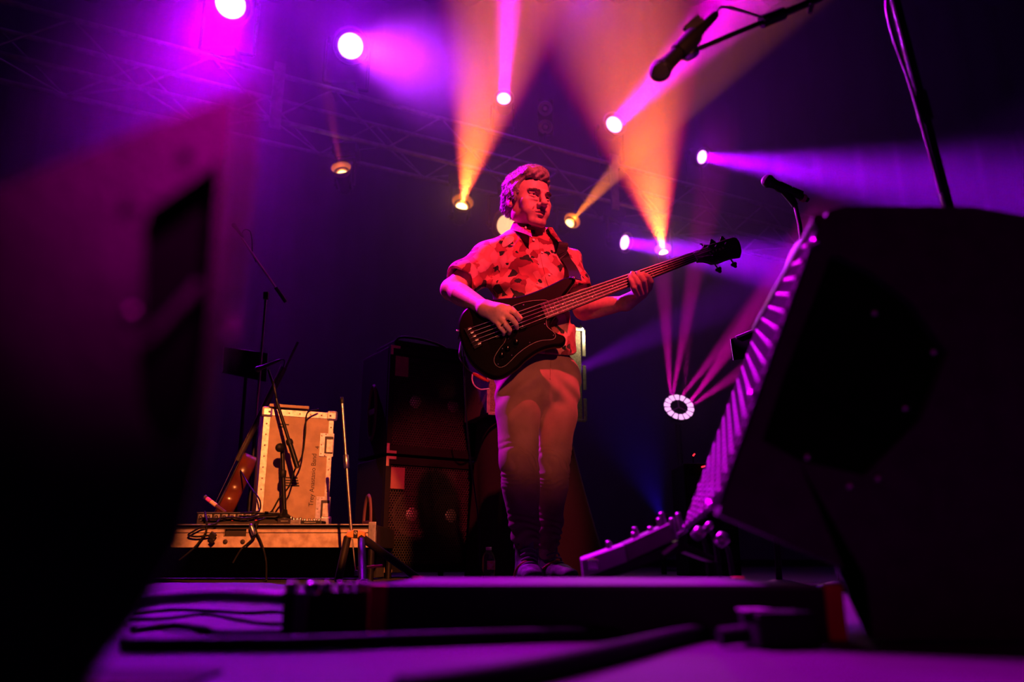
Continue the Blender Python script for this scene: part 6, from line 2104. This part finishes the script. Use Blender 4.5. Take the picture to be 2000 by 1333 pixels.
# ------------------------------------------------------------------ vocal microphones at right
VY = 1.55
vs_t = thing('boom_microphone_stand', 'black boom microphone stand at upper right with cable along its pole', 'microphone stand', (at(2010, 1000, VY + .2).x, VY + .2, 0))
pt_top, pt_low = at(1729, -75, VY), at(1852, 405, VY + 0.05)
dirp = (pt_low - pt_top)
kf = (0.02 - pt_top.z) / dirp.z
pt_bot = pt_top + dirp * kf
MB().tube([pt_top, pt_low, pt_bot], 0.0105, 12).build('pole', mat('satin_black_pole', (0.05, 0.05, 0.055), 0.25, 0.8), vs_t)
for (f0, f1, r_) in ((0.55, 0.66, 0.0155), (0.0, 0.05, 0.017)):
    MB().tube([pt_top + dirp * f0, pt_top + dirp * f1], r_, 12).build('clutch', BLACK_PLASTIC, vs_t)
MB().lathe([(0.13, 0), (0.13, 0.012), (0.02, 0.03)], (pt_bot.x, pt_bot.y, 0), (0, 0, 1), 24).build('base', BLACK_METAL, vs_t)
bo0, bo1 = at(1338, 106, VY - .08), at(1600, -3, VY - .03)
bo2 = pt_top + (bo1 - bo0).normalized() * 0.12
MB().tube([bo0, bo1], 0.0055, 10).build('boom', mat('satin_black_pole', (0.05, 0.05, 0.055), 0.25, 0.8), vs_t)
MB().tube([at(1492, 42, VY - .05), bo1, pt_top, bo2], 0.0085, 10).build('boom_sleeve', BLACK_METAL, vs_t)
MB().tube([at(1488, 43, VY - .05), at(1530, 26, VY - .045)], 0.014, 10).build('boom_clutch', BLACK_PLASTIC, vs_t)
MB().box(at(1584, 17, VY - .05), (0.012, 0.006, 0.026), Matrix.Rotation(0.3, 3, 'Y'), 0.003).build('wing_nut', mat('grey_nut', (.3, .25, .3), .4), vs_t)
sw = MB().lathe([(0.008, -0.018), (0.013, -0.012), (0.013, 0.012), (0.008, 0.018)], at(1349, 104, VY - .08), (bo1 - bo0).normalized(), 12).build('swivel', CHROME, vs_t)
tip_, tail_m = at(1277, 151, VY - .11), at(1397, 28, VY - .08)
m1, d1 = mic('microphone', 'black vocal microphone hanging on the boom at upper right', tip_, tail_m, 0.0155, 'vocal microphones')
LL = (tail_m - tip_).length
MB().lathe([(0.0185, LL * .38), (0.0195, LL * .42), (0.0195, LL * .62), (0.0175, LL * .66)], tip_, d1, 16).build('clip', BLACK_PLASTIC, vs_t)
MB().box(tip_ + d1 * LL * 0.72 + Vector((-0.010, -0.002, 0.014)), (0.045, 0.012, 0.022), Matrix.Rotation(-0.78, 3, 'Y'), 0.002).build('transmitter_switch', mat('dark_switch', (.06, .05, .07), .4), m1)
wire('microphone_cable', 'cable running from the hanging microphone to the boom joint', [tail_m, at(1404, 16, VY - .08), at(1414, 13, VY - .08), at(1440, 19, VY - .07), at(1480, 31, VY - .06), at(1500, 37, VY - .06)], 0.0032, m=mat('grey_cord', (0.18, 0.17, 0.19), 0.4))
cpth = []
for f, off in ((-0.05, 0), (0.02, -.012), (0.12, -.016), (0.22, -.030), (0.35, -.030), (0.48, -.022), (0.60, -.018), (0.75, -.016), (0.95, -.014)):
    p = pt_top + dirp * f
    cpth.append(p + Vector((off, -0.008, 0)))
wire('microphone_cable', 'cable strapped along the right boom stand pole', cpth, 0.0040, m=mat('grey_cord', (0.18, 0.17, 0.19), 0.4))

V2 = 2.75
m2t, m2e = at(1489, 349, V2 - .05), at(1578, 391, V2 + .02)
m2, d2 = mic('microphone', 'vocal microphone on straight stand peeking over the right monitor', m2t, m2e, 0.0165, 'vocal microphones')
L2_ = (m2e - m2t).length
v2 = thing('straight_microphone_stand', 'straight microphone stand mostly hidden behind the right monitor', 'microphone stand', (at(1560, 430, V2).x, V2, 0))
ct = m2t + d2 * L2_ * 0.42
MB().lathe([(0.0185, L2_ * .34), (0.0205, L2_ * .38), (0.0200, L2_ * .56), (0.0175, L2_ * .60)], m2t, d2, 16).build('clip', BLACK_PLASTIC, v2)
MB().tube([ct, at(1547, 392, V2), at(1553, 402, V2)], [0.015, 0.014, 0.012], 10).build('clip_stem', BLACK_PLASTIC, v2)
pz = at(1553, 400, V2)
MB().tube([pz, at(1562, 440, V2), Vector((at(1575, 500, V2).x, V2, 0.02))], 0.008, 10).build('pole', POLE, v2)
MB().lathe([(0.10, 0), (0.10, 0.012), (0.02, 0.03)], (at(1575, 500, V2).x, V2, 0), (0, 0, 1), 24).build('base', BLACK_METAL, v2)
MB().box(m2t + d2 * L2_ * .76 + Z3 * 0.012, (0.045, 0.018, 0.020), Matrix.Rotation(0.45, 3, 'Y'), 0.003).build('transmitter', BLACK_PLASTIC, m2)
MB().lathe([(0.0155, L2_ * .86), (0.0155, L2_ * .93)], m2t, d2, 14).build('tail_ring', mat('maroon_ring', (0.4, .1, .15), .4), m2)

# music stand behind the right monitor
Q = 2.9
ns = thing('music_stand', 'dark music stand desk with magenta-lit top edge behind the right monitor', 'music stand', (at(1470, 700, Q).x, Q, 0))
A_, B_, C_, D_ = at(1427, 663, Q), at(1433, 704, Q - .05), at(1560, 690, Q - .05), at(1560, 610, Q)
MB().prism([A_, B_, C_, D_], Vector((0.0, 0.010, 0.002)), 0.001).build('desk', BLACK_METAL, ns)
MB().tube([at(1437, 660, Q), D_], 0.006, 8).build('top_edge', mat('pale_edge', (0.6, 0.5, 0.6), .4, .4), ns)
MB().tube([A_, B_], 0.0022, 6).build('side_edge', ALU, ns)
mp = (B_ + C_) / 2
MB().tube([mp + Vector((0, 0.02, 0.03)), Vector((mp.x, Q + .02, 0.02))], 0.012, 8).build('pole', BLACK_METAL, ns)
MB().lathe([(0.10, 0), (0.10, 0.012), (0.02, 0.03)], (mp.x, Q + .02, 0), (0, 0, 1), 24).build('base', BLACK_METAL, ns)
